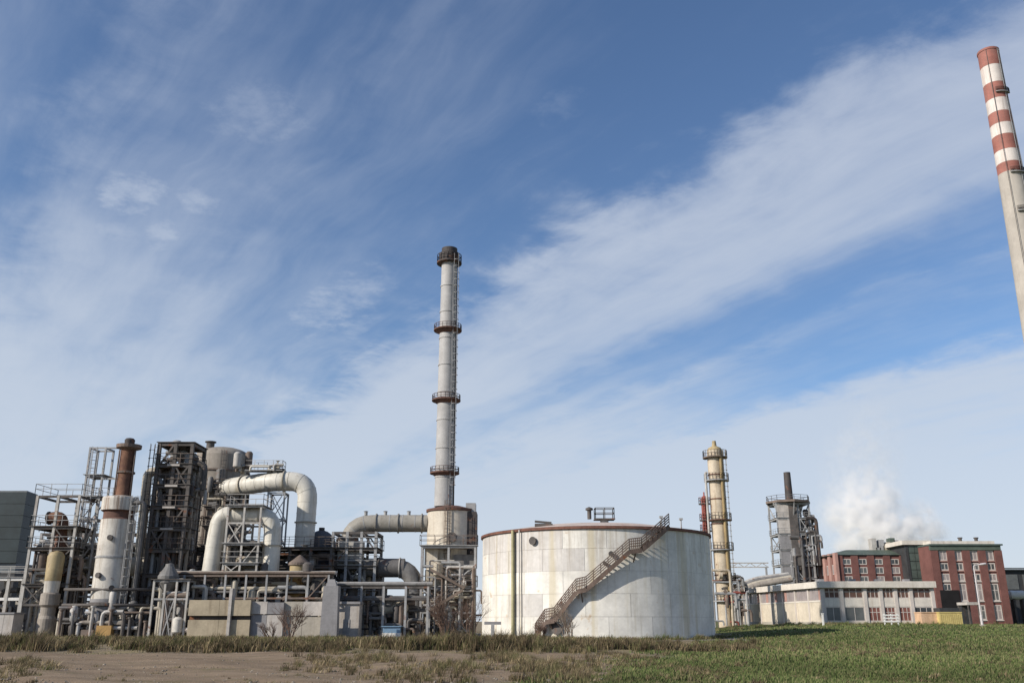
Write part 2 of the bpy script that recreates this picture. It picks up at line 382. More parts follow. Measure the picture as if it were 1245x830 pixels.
def clutter(root, x0, x1, y0, y1, z0, z1, n, mats, rmin=.07, rmax=.22, seed=1):
    """process pipework, valves and small drums filling a frame"""
    g = random.Random(seed)
    for i in range(n):
        r = g.uniform(rmin, rmax); m = g.choice(mats)
        x, y, z = g.uniform(x0, x1), g.uniform(y0, y1), g.uniform(z0, z1)
        k = g.random()
        if k < .42:
            za, zb = z0, g.uniform(z0 + (z1 - z0) * .35, z1)
            pts = [(x, y, za), (x, y, zb), (min(max(x + g.choice((-1, 1)) * g.uniform(.8, 3), x0), x1) + .02, y, zb)]
            pipe(root, pts, r, m, n=8, k=3)
        elif k < .72:
            xa, xb = g.uniform(x0, x1), g.uniform(x0, x1)
            if abs(xa - xb) < 1: xb = xa + 1.5
            pts = [(xa, y, z), (xb, y, z), (xb, y, max(z0, z - g.uniform(.8, 3)))]
            pipe(root, pts, r, m, n=8, k=3)
        elif k < .86:
            h = g.uniform(.8, 2.0); rr = g.uniform(.3, .62)
            MB().lathe([(.001, z), (rr * .6, z + .05), (rr, z + .25), (rr, z + h), (rr * .6, z + h + .2), (.001, z + h + .25)], (x, y), 14).build('drum', m, root)
        else:
            MB().tube([(x - .25, y, z), (x + .25, y, z)], r * 2, 10).tube([(x, y, z), (x, y, z + .7)], r * .6, 6).tube([(x, y, z + .7), (x, y, z + .75)], r * 1.6, 10).build('valve', m, root)

# ================================================================== THE GROUND
def grid_mesh(name, xs, ys, zf, m):
    X, Y = np.meshgrid(xs, ys); Z = zf(X, Y)
    co = np.stack([X, Y, Z], -1).reshape(-1, 3); nx, ny = len(xs), len(ys)
    i = (np.arange(ny - 1)[:, None] * nx + np.arange(nx - 1)[None]).reshape(-1)
    f = np.stack([i, i + 1, i + nx + 1, i + nx], -1)
    me = bpy.data.meshes.new(name); me.from_pydata(co.tolist(), [], f.tolist()); me.polygons.foreach_set('use_smooth', [True] * len(f))
    me.materials.append(m); o = bpy.data.objects.new(name, me); COL.objects.link(o); return o
def green_edge(y):             # lawn lies to the right of this line
    return np.interp(y, [0, 22, 27, 33, 46, 60, 92, 110, 400], [-1.5, -.5, .4, 3.0, 6.2, 11.5, 20.5, 27, 27])
def ground_mat():
    m = bpy.data.materials.new('ground'); m.use_nodes = True; t = NT(m.node_tree)
    pos = t.n('ShaderNodeNewGeometry').outputs['Position']; s = t.n('ShaderNodeSeparateXYZ', i={0: pos})
    n1 = t.noise(pos, .35, 6, .65); n2 = t.noise(pos, 2.5, 5, .65); n3 = t.noise(pos, 14, 4, .6)
    soil = t.mix(t.lin(n2, .3, .7), (.15, .118, .082), (.26, .21, .15))
    straw = t.mix(n3, (.16, .13, .072), (.3, .245, .15))
    green = t.mix(t.lin(n2, .3, .7), (.08, .1, .034), (.135, .145, .055))
    edge = t.ramp(s.outputs[1], [(0, -.015), (22, -.005), (27, .004), (33, .03), (46, .062), (60, .115), (92, .205), (110, .27), (400, .27)], 0, 400, 'LINEAR')
    g = t.m('SUBTRACT', s.outputs[0], t.m('MULTIPLY', edge, 100))
    g = t.m('ADD', g, t.m('MULTIPLY', t.m('SUBTRACT', n1, .5), 9))
    c = t.mix(t.ss(n1, .42, .6), soil, straw)
    c = t.mix(t.ss(g, -1.2, 1.2), c, green)
    bn = t.n('ShaderNodeBump', i={'Strength': .7, 'Distance': .06, 'Height': t.m('ADD', n3, n2)})
    b = t.n('ShaderNodeBsdfPrincipled', i={'Base Color': c, 'Roughness': .95, 'Specular IOR Level': .1, 'Normal': bn.outputs[0]})
    t.n('ShaderNodeOutputMaterial', i={0: b.outputs[0]}); return m
xs = np.concatenate([np.array([-4000, -1500, -600, -300, -160]), np.linspace(-100, 160, 131), np.array([220, 320, 600, 1500, 4000])])
ys = np.concatenate([np.array([-400, -60, -10]), np.linspace(0, 220, 141), np.array([260, 330, 460, 800, 1600, 6000])])
struct(grid_mesh('ground', xs, ys, ground_z, ground_mat()))

# bare earth track crossing the foreground, ragged edges
def track_mat():
    m = bpy.data.materials.new('track'); m.use_nodes = True; t = NT(m.node_tree)
    pos = t.n('ShaderNodeNewGeometry').outputs['Position']
    mp = t.n('ShaderNodeMapping', i={0: pos, 3: (.25, 1.0, 1)}).outputs[0]
    n1 = t.noise(mp, .6, 6, .65); n2 = t.noise(mp, 3, 5, .7); n3 = t.noise(pos, 20, 3, .6)
    c = t.mix(t.lin(n1, .3, .7), (.175, .128, .086), (.285, .215, .148))
    c = t.mix(t.ss(n2, .55, .72), c, (.14, .108, .078))
    c = t.mix(t.m('MULTIPLY', t.ss(t.noise(mp, .9, 5, .7), .56, .66), .6), c, (.15, .13, .065))
    bn = t.n('ShaderNodeBump', i={'Strength': .6, 'Distance': .05, 'Height': t.m('ADD', n3, n2)})
    b = t.n('ShaderNodeBsdfPrincipled', i={'Base Color': c, 'Roughness': .95, 'Specular IOR Level': .1, 'Normal': bn.outputs[0]})
    t.n('ShaderNodeOutputMaterial', i={0: b.outputs[0]}); return m
tx = np.linspace(-60, 9, 180); v = []; f = []
g = random.Random(3); nr = 70
for i, x in enumerate(tx):
    lo = 27 + 2.2 * math.sin(x * .21) + 1.1 * math.sin(x * .83 + 2) + g.uniform(-.4, .4) + 10 * max(0, (x + 2) / 11) ** 2 - 3 * max(0, min(1, (-x - 12) / 20))
    hi = 52 + .9 * math.sin(x * .33) + .5 * math.sin(x * 1.3) + g.uniform(-.35, .35)
    lo = min(lo, hi - .5)
    for k in range(nr + 1):
        y = lo + (hi - lo) * k / nr; v.append((x, y))
v = np.array(v); rut = sum(np.exp(-((v[:, 1] - c_ - .7 * np.sin(v[:, 0] * .07 + c_)) / .28) ** 2) for c_ in (33.0, 34.7, 40.5, 42.2, 46.6))
ek = np.tile(np.arange(nr + 1) / nr, len(tx)); ed = sm(0, .07, ek) * sm(1, .93, ek) * np.repeat(sm(0, .04, np.arange(len(tx)) / (len(tx) - 1)) * sm(1, .9, np.arange(len(tx)) / (len(tx) - 1)), nr + 1)
z = ground_z(v[:, 0], v[:, 1]) - .03 + .13 * ed - .07 * ed * np.clip(rut, 0, 1) + .012 * np.sin(v[:, 0] * 2.1 + v[:, 1] * 1.7) + .01 * np.sin(v[:, 0] * 4.7 - v[:, 1] * 3.1)
for i in range(len(tx) - 1):
    for k in range(nr): a = i * (nr + 1) + k; f.append((a, a + nr + 1, a + nr + 2, a + 1))
me = bpy.data.meshes.new('dirt_track'); me.from_pydata([(a[0], a[1], b) for a, b in zip(v, z)], [], f); me.polygons.foreach_set('use_smooth', [True] * len(f))
me.materials.append(track_mat()); o = bpy.data.objects.new('dirt_track', me); COL.objects.link(o); struct(o)

# works yard of packed gravel under the plant
yx = np.linspace(-95, 24, 40); yy = np.linspace(84, 140, 16)
o = grid_mesh('gravel_yard', yx, yy, lambda a, b: ground_z(a, b) + .02, M['gravel']); struct(o)

# ================================================================== STORAGE TANK
TC = (gx(726, 101), 101.0); TR = 12.35; TH = 10.55
tank = thing('storage_tank', 'wide white cylindrical storage tank with spiral stair and rusty rim', 'storage tank', (TC[0], TC[1], 0))
MB().lathe([(TR - .02, -.1), (TR - .02, TH)], TC, 96).build('shell', 'tank_grey', tank)
g = random.Random(11); NP, NC = 18, 5
for c in range(NC):
    for k in range(NP):
        off = .5 * (c % 2); a0 = 2 * math.pi * (k + off) / NP; a1 = 2 * math.pi * (k + 1 + off) / NP; e = .0011
        z0, z1 = TH * c / NC, TH * (c + 1) / NC; r = TR + .004 * (NC - c) + g.uniform(-.008, .008)
        mid = ((a0 + a1) / 2 + math.pi) % (2 * math.pi) - math.pi
        m = 'tank_grey' if (c >= 3 and -1.35 < mid < -.2) or g.random() < .13 else 'tank_white'
        MB().lathe([(r - .02, z0 + .014), (r, z0 + .014), (r, z1 - .014), (r - .03, z1 - .014)], TC, 6, a0 + e, a1 - e).build('plate', m, tank)
MB().lathe([(TR, TH - .28), (TR + .22, TH - .24), (TR + .22, TH - .02), (TR, TH + .02)], TC, 96, smooth=False).build('rim', 'rim_rust', tank)
MB().lathe([(TR + .1, TH + .02), (TR * .6, TH + .85), (.4, TH + 1.45), (.001, TH + 1.46)], TC, 96).build('roof', 'tank_roof', tank)
MB().lathe([(TR + .35, -.1), (TR + .35, .18), (TR, .2)], TC, 64, smooth=False).build('footing', 'concrete', tank)
def tpos(a, r, z): return (TC[0] + math.sin(a) * r, TC[1] - math.cos(a) * r, z)
# roof fittings
rp = (TC[0] + .8, TC[1] - 3.0); rz = TH + 1.25
d = MB().bb(rp[0] - 1.1, rp[0] + 1.1, rp[1] - .8, rp[1] + .8, rz + .3, rz + .42).build('roof_platform', 'steel_dark', tank)
rail_mb(MB(), [(rp[0] - 1, rp[1] - .7, rz + .42), (rp[0] + 1, rp[1] - .7, rz + .42), (rp[0] + 1, rp[1] + .7, rz + .42), (rp[0] - 1, rp[1] + .7, rz + .42)], 1.1, .08, 1, True).build('handrail', 'steel_dark', d)
MB().lathe([(.45, rz - .3), (.45, rz + .3)], rp, 14).build('vent_pipe', 'steel_grey', tank)
MB().lathe([(.22, rz + .4), (.22, rz + 1.3), (.4, rz + 1.35), (.4, rz + 1.55), (.05, rz + 1.7)], (rp[0] - 1.6, rp[1]), 12).build('breather_valve', 'steel_dark', tank)
hp = tpos(-.62, 10.2, TH + .25)
MB().bb(hp[0] - .9, hp[0] + .9, hp[1] - .4, hp[1] + .4, hp[2], hp[2] + .35).bar((hp[0] - .9, hp[1], hp[2] + .6), (hp[0] + .8, hp[1], hp[2] + .45), .2).build('roof_hatch', 'steel_dark', tank)
for a in (.55, .82):
    p = tpos(a, 11.2, TH); MB().tube([p, (p[0], p[1], TH + 1.1)], .07, 8).box((p[0], p[1], TH + 1.15), (.35, .35, .2)).build('roof_vent', 'steel_grey', tank)
# yellowed drain pipe, level gauge pipe, manholes and nozzles
for a, r, m in ((-.80, .17, 'yellow_pipe'), (-.73, .07, 'tank_grey')):
    MB().tube([tpos(a, TR + .28, .2), tpos(a, TR + .28, TH - .1)], r, 10).build('wall_pipe', m, tank)
for a, z, r in ((-.60, 9.3, .32), (.03, 7.9, .2), (-.02, 7.0, .16), (-.43, 1.4, .3), (-.36, 3.2, .2), (-.4, 1.0, .42)):
    p, q = tpos(a, TR, z), tpos(a, TR + .22, z)
    o = MB().tube([p, q], r, 14).build('nozzle', 'stair_rust', tank)
    MB().tube([q, tpos(a, TR + .3, z)], r * 1.25, 14).build('flange_cover', 'steel_dark', o)
# spiral stair: landings at the kinks
def tphi(px):
    lo, hi = -1.2, 1.2
    for _ in range(40):
        mid = (lo + hi) / 2; x, y, z = tpos(mid, TR + .6, 0); k = x / y * 1143 + 622.5
        if k < px: lo = mid
        else: hi = mid
    return lo
knots = [(tphi(652), .25), (tphi(664), 1.6), (tphi(675), 1.75), (tphi(702), 4.35), (tphi(714), 4.55), (tphi(768), 8.05), (tphi(783), 8.2), (tphi(818), TH + .05)]
RI, RO = TR + .1, TR + .82
smb = MB(); imb = MB()
for (a0, z0), (a1, z1) in zip(knots[:-1], knots[1:]):
    pts = [tpos(a0 + (a1 - a0) * i / 8, RO, z0 + (z1 - z0) * i / 8) for i in range(9)]
    for p, q in zip(pts[:-1], pts[1:]): smb.bar(p, q, .06, .42); imb.bar(tuple(p[k] + (TC[k] - p[k]) * .85 / RO if k < 2 else p[2] for k in range(3)), tuple(q[k] + (TC[k] - q[k]) * .85 / RO if k < 2 else q[2] for k in range(3)), .06, .34)
stair = smb.build('stair', 'stair_rust', tank)       # its outer stringer; inner stringer, treads, landings and handrail are its pieces
imb.build('stringer', 'stair_rust', stair)
for (a0, z0), (a1, z1) in zip(knots[:-1], knots[1:]):
    n = max(3, int(abs(a1 - a0) * TR / .35)); flat = abs(z1 - z0) < .3
    if flat:
        mb = MB()
        for i in range(4):
            b0, b1 = a0 + (a1 - a0) * i / 4, a0 + (a1 - a0) * (i + 1) / 4
            vs = [tpos(b0, RI, z0 + .1), tpos(b1, RI, z0 + .1), tpos(b1, RO, z0 + .1), tpos(b0, RO, z0 + .1)]
            mb.add(vs + [(x, y, z - .06) for x, y, z in vs], [(0, 1, 2, 3), (7, 6, 5, 4), (0, 4, 5, 1), (1, 5, 6, 2), (2, 6, 7, 3), (3, 7, 4, 0)])
        mb.build('landing', 'stair_rust', stair)
        p = tpos((a0 + a1) / 2, TR, z0 - .9); MB().bar(p, tpos((a0 + a1) / 2, RO, z0), .1).build('bracket', 'stair_rust', stair)
    else:
        for i in range(n):
            b = a0 + (a1 - a0) * (i + .5) / n; z = z0 + (z1 - z0) * (i + .5) / n
            p, q = tpos(b, RI + .03, z), tpos(b, RO - .03, z); MB().bar(p, q, .27, .05).build('tread', 'stair_rust', stair)
    mb = MB(); pts = [tpos(a0 + (a1 - a0) * i / 6, RO, z0 + (z1 - z0) * i / 6 + .1) for i in range(7)]
    for p in pts: mb.bar(p, (p[0], p[1], p[2] + 1.1), .07)
    for hgt in (1.1, .86, .62, .38):
        for p, q in zip(pts[:-1], pts[1:]): mb.bar((p[0], p[1], p[2] + hgt), (q[0], q[1], q[2] + hgt), .09)
    mb.build('handrail', 'stair_rust', stair)

# ================================================================== CENTRAL FLUE STACK on its drum
FY = 108.0; fx = at(540, 600, FY)[0]; FC = (fx, FY)
dx = at(548, 640, FY)[0]; DC = (dx, FY); DR = 2.78
dz1 = zz(620, FY); dz0 = 0
drum = thing('stack_drum', 'pale stained cylinder drum carrying the tall steel flue stack', 'drum', (dx, FY, 0))
MB().lathe([(DR, -.1), (DR, dz1)], DC, 40).build('shell', 'drum_pale', drum)
MB().lathe([(DR, dz1 - .3), (DR + .16, dz1 - .26), (DR + .16, dz1 + .02), (DR, dz1 + .04), (1.2, dz1 + .45), (.001, dz1 + .5)], DC, 40, smooth=False).build('lid', 'ring_rust', drum)
for z in (zz(668, FY), zz(705, FY)): MB().lathe([(DR, z - .1), (DR + .1, z - .08), (DR + .1, z + .08), (DR, z + .1)], DC, 40, smooth=False).build('stiffener', 'ring_rust', drum)
bx0 = dx + DR * .62
MB().bb(bx0, dx + DR + .35, FY - 1.9, FY + 1.2, zz(690, FY), zz(624, FY)).build('side_casing', 'stack_dark', drum)
MB().bb(bx0 + .1, dx + DR + .2, FY - 1.5, FY + .5, zz(624, FY), zz(613, FY)).build('fan_box', 'steel_grey', drum)
MB().tube([(dx + .35, FY - DR - .15, zz(655, FY)), (dx + .35, FY - DR + .2, zz(655, FY))], .55, 18).build('manhole', 'steel_dark', drum)
ladder(drum, dx - .2, FY - DR - .15, 4, dz1 + .8, 'steel_rust', (0, -1))

stack = thing('flue_stack', 'tall slim steel flue stack with three dark ring platforms', 'chimney', (fx, FY, dz1 + .4))
zt = zz(318, FY); zb = dz1 + .42; nsec = 9; ra, rb = 1.16, .98
for i in range(nsec):
    t0, t1 = i / nsec, (i + 1) / nsec; r0, r1 = ra + (rb - ra) * t0, ra + (rb - ra) * t1; za, zc = zb + (zt - zb) * t0, zb + (zt - zb) * t1
    MB().lathe([(r0, za), (r1, zc)], FC, 28).build('shaft_section', 'stack_steel', stack)
    if i: MB().lathe([(r0, za - .09), (r0 + .07, za - .08), (r0 + .07, za + .08), (r0, za + .09)], FC, 28, smooth=False).build('flange', 'stack_steel', stack)
for py in (571, 483, 398): ring_platform(stack, FC, 1.0, 1.78, zz(py, FY) - .35, 'ring_rust', 'ring_rust', 20, .62)
for py in (571, 483, 398): MB().lathe([(1.05, zz(py, FY) - .9), (1.6, zz(py, FY) - .5), (1.0, zz(py, FY) - .48)], FC, 20, smooth=False).build('platform_bracket', 'ring_rust', stack)
ring_platform(stack, FC, .98, 1.62, zt - .2, 'stack_dark', 'stack_dark', 20, 1.0)
MB().lathe([(1.02, zt - .4), (1.3, zt - .3), (1.3, zt + 1.05), (1.0, zt + 1.1), (1.02, zt + 1.75), (.86, zt + 1.78), (.86, zt + .2), (.001, zt + .2)], FC, 28, smooth=False).build('cap', 'stack_dark', stack)
ladder(stack, fx + .78, FY - .9, zb, zt + .6, 'steel_grey', (.65, -.76), .45)
MB().tube([(fx + 1.18, FY - .3, zb), (fx + 1.05, FY - .3, zt)], .07, 6).build('cable_conduit', 'steel_dark', stack)

# steel frame and stairs wrapped round the drum foot
fr = thing('drum_frame', 'rust brown steel frame with platforms around foot of flue stack', 'steel frame', (dx, FY - 4, 0))
x0, x1 = dx - 2.9, dx + 3.1
frame(fr, x0, x1, FY - 4.2, FY - 3.1, [2.6, zz(716, FY), zz(690, FY), zz(668, FY)], 3, 2, .24, 'steel_grey', 'steel_grey', [(1, 0, 'x'), (2, 1, '/'), (0, 1, 'x')], (1, 3), (1, 3), 'steel_grey', 'steel_rust')
for i, (xa, xb, pa, pb) in enumerate(((x0 + .2, x0 + 2.4, 767, 726), (x0 + 3.4, x1 - .2, 760, 705), (x0 + .3, x0 + 2.2, 722, 694), (x0 + 3.6, x1 - .1, 703, 676), (x0 + .2, x0 + 1.7, 692, 664))):
    MB().bb(xa, xb, FY - 3.05, FY - 2.9, zz(pa, FY), zz(pb, FY)).build('panel', ('concrete', 'vessel_brown', 'cream_duct', 'grey_duct', 'drum_pale')[i], fr)
clutter(fr, x0, x1, FY - 4.6, FY - 3.4, .2, 8.5, 48, ['steel_grey', 'steel_rust', 'steel_pale', 'cream_duct', 'dark_duct'], .07, .18, 7)
for i in range(3):
    za, zc = (.1, 2.7, 5.2)[i], (2.7, 5.0, 7.2)[i]; s = 1 if i % 2 else -1
    st = MB()
    for yo in (-4.75, -5.35): st.bar((dx - 2 * s, FY + yo, za), (dx + 1.8 * s, FY + yo, zc), .08, .28)
    for k in range(9): st.box((dx - 2 * s + 3.8 * s * (k + .5) / 9, FY - 5.05, za + (zc - za) * (k + .5) / 9), (.3, .55, .05))
    rail_mb(st, [(dx - 2 * s, FY - 5.35, za), (dx + 1.8 * s, FY - 5.35, zc)], 1.0, .05, 1.2)
    st.build('stair_flight', 'steel_rust', fr)

# ================================================================== DUCTS from the drum to the left
DY = 108.0
up = thing('flue_duct', 'long grey beige round duct entering the stack drum near its top', 'duct', (gx(420, DY), DY, 0))
zc = zz(636, DY); xl = at(424, 660, DY)[0]
pts = [(dx - DR + .1, DY, zc), (xl, DY, zc), (xl - .2, DY, zz(706, DY))]
pipe(up, pts, 1.0, 'duct_grey', 2.6, 24, 'duct', [(0, .08), (0, .38), (0, .66)])
seams(up, pts, 1.0, 'steel_grey', 2.6, 1.5)
MB().lathe([(1.3, zz(668, DY)), (1.3, zz(655, DY)), (1.1, zz(653, DY))], (xl - .15, DY), 24).build('expansion_joint', 'steel_dark', up)
for f in (.25, .55, .8):
    x = pts[0][0] * (1 - f) + pts[1][0] * f
    MB().lathe([(.2, zc + .95), (.2, zc + 1.35), (.3, zc + 1.4), (.02, zc + 1.5)], (x, DY), 10).build('vent', 'steel_grey', up)
lo = thing('lower_flue_duct', 'shorter duct elbow turning down beside the stack drum', 'duct', (gx(508, 106), 106, 0))
zc = zz(690, 106)
pipe(lo, [(gx(440, 106), 106, zc), (at(503, 690, 106)[0], 106, zc), (at(506, 720, 106)[0], 106, zz(742, 106))], 1.0, 'grey_duct', 2.4, 22, 'duct', [(0, .3, 'steel_dark'), (0, .72, 'steel_pale'), (1, .6)])
MB().tube([(at(455, 690, 106)[0], 106, zc), (at(492, 690, 106)[0], 106, zc)], 1.05, 22).build('lagging', 'dark_duct', lo)
MB().lathe([(.7, -.1), (.7, zz(742, 106))], (at(506, 742, 106)[0], 106), 16).build('support_leg', 'concrete_pale', lo)

# frame under the duct elbow
df = thing('duct_frame', 'dark steel frame holding up the bent end of the flue duct', 'steel frame', (gx(430, 106), 106, 0))
x0, x1 = at(406, 650, 105)[0], at(458, 650, 105)[0]
frame(df, x0, x1, 104.6, 109.4, [2.8, zz(720, 105), zz(690, 105), zz(668, 105), zz(648, 105)], 4, 2, .3, 'steel_grey', 'steel_dark', [(2, 1, 'x'), (3, 0, '/'), (4, 2, '\\'), (1, 2, 'x')], (1, 2, 3), (2, 3), 'steel_dark', 'steel_grey')
clutter(df, x0, x1, 105, 108.5, .3, 8.8, 64, ['dark_duct', 'grey_duct', 'steel_dark', 'steel_pale', 'cream_duct'], .1, .34, 21)
MB().bb(x0 + .5, x0 + 3.2, 105.2, 107.5, zz(690, 105), zz(657, 105)).build('casing', 'steel_pale', df)
MB().bb(x0 + 3.5, x1 + .6, 106.5, 108.5, .2, zz(695, 105)).build('casing', 'dark_duct', df)

# low pipe bridge in front, between the concrete pillar and the drum
pb = thing('pipe_bridge', 'low grey pipe bridge running between concrete pillar and flue stack', 'pipe bridge', (gx(460, 99), 99, 0))
x0, x1 = gx(412, 99), gx(520, 99)
frame(pb, x0, x1, 98.4, 100.2, [zz(728, 99), zz(714, 99)], 5, 2, .24, 'steel_grey', 'steel_dark', [(0, 0, 'x')], (), ())
for i, (dy, dz, r, m) in enumerate(((98.5, .32, .16, 'grey_duct'), (98.9, .36, .2, 'steel_pale'), (99.4, .4, .24, 'grey_duct'), (99.9, .3, .14, 'cream_duct'), (98.7, -1.0, .16, 'dark_duct'))):
    MB().tube([(x0 - 4, dy, zz(714, 99) + dz), (x1 + .4, dy, zz(714, 99) + dz)], r, 10).build('pipe', m, pb)
clutter(pb, x0 + 1, x1 - .5, 98.6, 101.6, .3, 3.8, 48, ['dark_duct', 'grey_duct', 'steel_dark', 'steel_rust'], .08, .24, 4)
# horizontal drums and the little huts under it
hd = thing('horizontal_drum', 'small horizontal beige drum under the low pipe bridge', 'drum', (gx(477, 100), 100, 0))
za = zz(738, 100); xa, xb = gx(462, 100), gx(492, 100)
MB().tube([(xa - .3, 100, za), (xa, 100, za), (xb, 100, za), (xb + .3, 100, za)], [.35, .72, .72, .35], 18).build('body', 'cream_duct', hd)
for x in (xa + .5, xb - .5): MB().bb(x - .15, x + .15, 99.5, 100.5, 0, za - .5).build('saddle', 'concrete', hd)
hut = thing('pale_hut', 'small pale flat roofed hut left of the horizontal drum', 'hut', (gx(425, 97), 97, 0))
MB().bb(gx(413, 97), gx(437, 97), 96.5, 98.6, -.1, zz(734, 97)).build('wall', 'concrete_pale', hut)
MB().bb(gx(412, 97), gx(438, 97), 96.3, 98.8, zz(734, 97) + .002, zz(731, 97)).build('roof', 'concrete_grey', hut)
MB().bb(gx(418, 97), gx(426, 97), 96.44, 96.5, 0, 1.9).build('door', 'steel_grey', hut)
bt = thing('blue_cabinet', 'blue topped white equipment cabinet beneath the pipe bridge', 'cabinet', (gx(476, 98), 98, 0))
MB().bb(gx(466, 98), gx(488, 98), 97.4, 98.8, -.05, .55).build('base', 'white_paint', bt)
MB().bb(gx(466, 98) + .05, gx(488, 98) - .05, 97.45, 98.75, .552, 1.15).build('body', 'blue_panel', bt)
MB().bb(gx(465, 98), gx(489, 98), 97.3, 98.9, 1.152, 1.25).build('lid', 'blue_panel', bt)

# ================================================================== LEFT PLANT
def xat(px, py, Y): return at(px, py, Y)[0]
# --- white column with rusty stack
CY = 97.0; cx = xat(139, 670, CY); CC = (cx, CY)
col = thing('white_column', 'fat white cylindrical process column below a rusty stack', 'process column', (cx, CY, 0))
z = lambda py: zz(py, CY)
MB().lathe([(1.5, -.1), (1.5, z(745)), (1.68, z(738)), (1.72, z(728))], CC, 32).build('skirt', 'concrete_grey', col)
MB().lathe([(1.72, z(728)), (1.72, z(678))], CC, 32).build('shell', 'column_white', col)
MB().lathe([(1.72, z(677.5)), (1.72, z(632))], CC, 32).build('shell', 'column_white', col)
MB().lathe([(1.74, z(679)), (1.8, z(678.5)), (1.8, z(676.5)), (1.74, z(676))], CC, 32, smooth=False).build('girth_band', 'steel_grey', col)
MB().lathe([(1.72, z(632)), (1.55, z(630)), (1.55, z(623)), (1.85, z(621))], CC, 32).build('neck', 'ring_rust', col)
MB().lathe([(1.85, z(621)), (1.85, z(607)), (1.8, z(605)), (1.0, z(603))], CC, 32, smooth=False).build('head', 'column_white', col)
MB().lathe([(1.72, z(737)), (2.0, z(736)), (2.0, z(733)), (1.72, z(732))], CC, 32, smooth=False).build('base_ring', 'steel_dark', col)
for a, py in ((.1, 655), (-.3, 700), (.5, 715)):
    p = (cx + math.sin(a) * 1.7, CY - math.cos(a) * 1.7, z(py)); q = (cx + math.sin(a) * 2.05, CY - math.cos(a) * 2.05, z(py))
    MB().tube([p, q], .28, 12).build('nozzle', 'steel_dark', col)
ladder(col, cx + 1.75, CY - 1.0, 1.0, z(604), 'steel_grey', (.8, -.6))
pipe(col, [(cx + 1.5, CY - .9, z(612)), (cx + 3.0, CY - .9, z(612)), (cx + 3.0, CY - .9, .5)], .22, 'dark_duct')
rs = thing('rusty_stack', 'short rust brown stack with flat capped top above the white column', 'chimney', (cx, CY, z(604)))
rx = xat(151, 590, CY); RC = (rx, CY)
MB().lathe([(.95, z(606)), (.82, z(602)), (.8, z(575))], RC, 20).build('shaft', 'rust_stack', rs)
MB().lathe([(.8, z(574.8)), (.78, z(546))], RC, 20).build('shaft', 'rust_stack', rs)
MB().lathe([(.8, z(576)), (.95, z(575.5)), (.95, z(573.5)), (.8, z(573))], RC, 20, smooth=False).build('flange', 'steel_rust', rs)
d = MB().lathe([(.78, z(547)), (1.3, z(545)), (1.32, z(541)), (.7, z(540.5))], RC, 20, smooth=False).build('cap_plate', 'steel_rust', rs)
MB().lathe([(.5, z(540.4)), (.55, z(535)), (.4, z(533)), (.001, z(532))], RC, 14).build('cowl', 'stack_dark', rs)
for a in (-.8, 1.2): MB().tube([(rx + math.sin(a) * .95, CY - math.cos(a) * .95, z(604)), (rx + math.sin(a) * .95, CY - math.cos(a) * .95, z(548))], .08, 6).build('riser_pipe', 'steel_rust', rs)

# --- far left frame with rusty bent pipe
f1 = thing('steel_rack', 'grey steel rack under the rusty hooked pipe', 'steel frame', (gx(50, 99), 99, 0))
x0, x1 = xat(46, 620, 98), xat(97, 620, 98)
zs = [zz(735, 98), zz(712, 98), zz(692, 98), zz(668, 98), zz(642, 98), zz(604, 98)]
frame(f1, x0, x1, 97.6, 102, zs, 3, 2, .26, 'steel_pale', 'steel_dark', [(1, 0, 'x'), (2, 1, '/'), (4, 1, '\\'), (3, 1, '/')], (1, 3, 4), (3, 4, 5), 'steel_dark', 'steel_grey')
clutter(f1, x0, x1, 98, 101, .2, zz(650, 98), 80, ['steel_dark', 'steel_rust', 'cream_duct', 'steel_pale', 'dark_duct'], .08, .26, 31)
hook = thing('hooked_pipe', 'rust red pipe hooked over the ochre topped vessel', 'pipe', (xat(75, 690, 98), 98.6, 0))
pipe(hook, [(xat(55, 627, 98), 98.6, zz(629, 98)), (xat(73, 625, 98), 98.6, zz(627, 98)), (xat(70, 690, 98), 98.6, zz(700, 98))], .62, 'rust_stack', 1.7, 18, 'pipe', [(0, .1, 'steel_dark'), (1, .35, 'steel_dark'), (1, .6, 'steel_rust')])
ov = thing('ochre_vessel', 'narrow ochre topped upright vessel standing under the rusty hooked pipe', 'vessel', (xat(62, 740, 97), 97, 0))
vx = xat(65, 700, 97)
MB().lathe([(.9, -.1), (.9, zz(752, 97)), (.7, zz(748, 97)), (.7, zz(738, 97)), (.95, zz(735, 97)), (.95, zz(722, 97)), (.72, zz(720, 97))], (vx, 97), 20, smooth=False).build('base', 'vessel_brown', ov)
MB().lathe([(.72, zz(720, 97)), (.78, zz(706, 97))], (vx, 97), 20).build('shell', 'column_white', ov)
MB().lathe([(.8, zz(706, 97)), (.85, zz(676, 97)), (.6, zz(671, 97)), (.001, zz(669, 97))], (vx, 97), 20).build('shell', 'column_ochre', ov)

# --- slim tall ladder frame
f2 = thing('ladder_frame', 'slim tall grey ladder frame beside the rusty stack', 'steel frame', (xat(105, 680, 101), 101, 0))
x0, x1 = xat(112, 560, 101), xat(131, 560, 101)
frame(f2, x0, x1, 100.2, 102.2, [zz(q, 101) for q in (725, 690, 663, 632, 606, 580, 546)], 2, 2, .2, 'steel_grey', 'steel_grey', [(2, 0, '/'), (3, 0, '\\'), (4, 0, '/')], (4, 5), (), 'steel_grey')
handrail(f2, [(x0, 100.2, zz(606, 101)), (x1 + 3, 100.2, zz(606, 101))], 'steel_grey')
MB().bar((x1, 100.2, zz(546, 101)), (x1 + 2.6, 100.2, zz(546, 101)), .16).build('beam', 'steel_grey', f2)
MB().bar((x1, 100.2, zz(583, 101)), (x1 + 2.6, 100.2, zz(583, 101)), .16).build('beam', 'steel_grey', f2)
ladder(f2, x0 + .7, 99.95, .2, zz(546, 101), 'steel_grey', (0, -1))
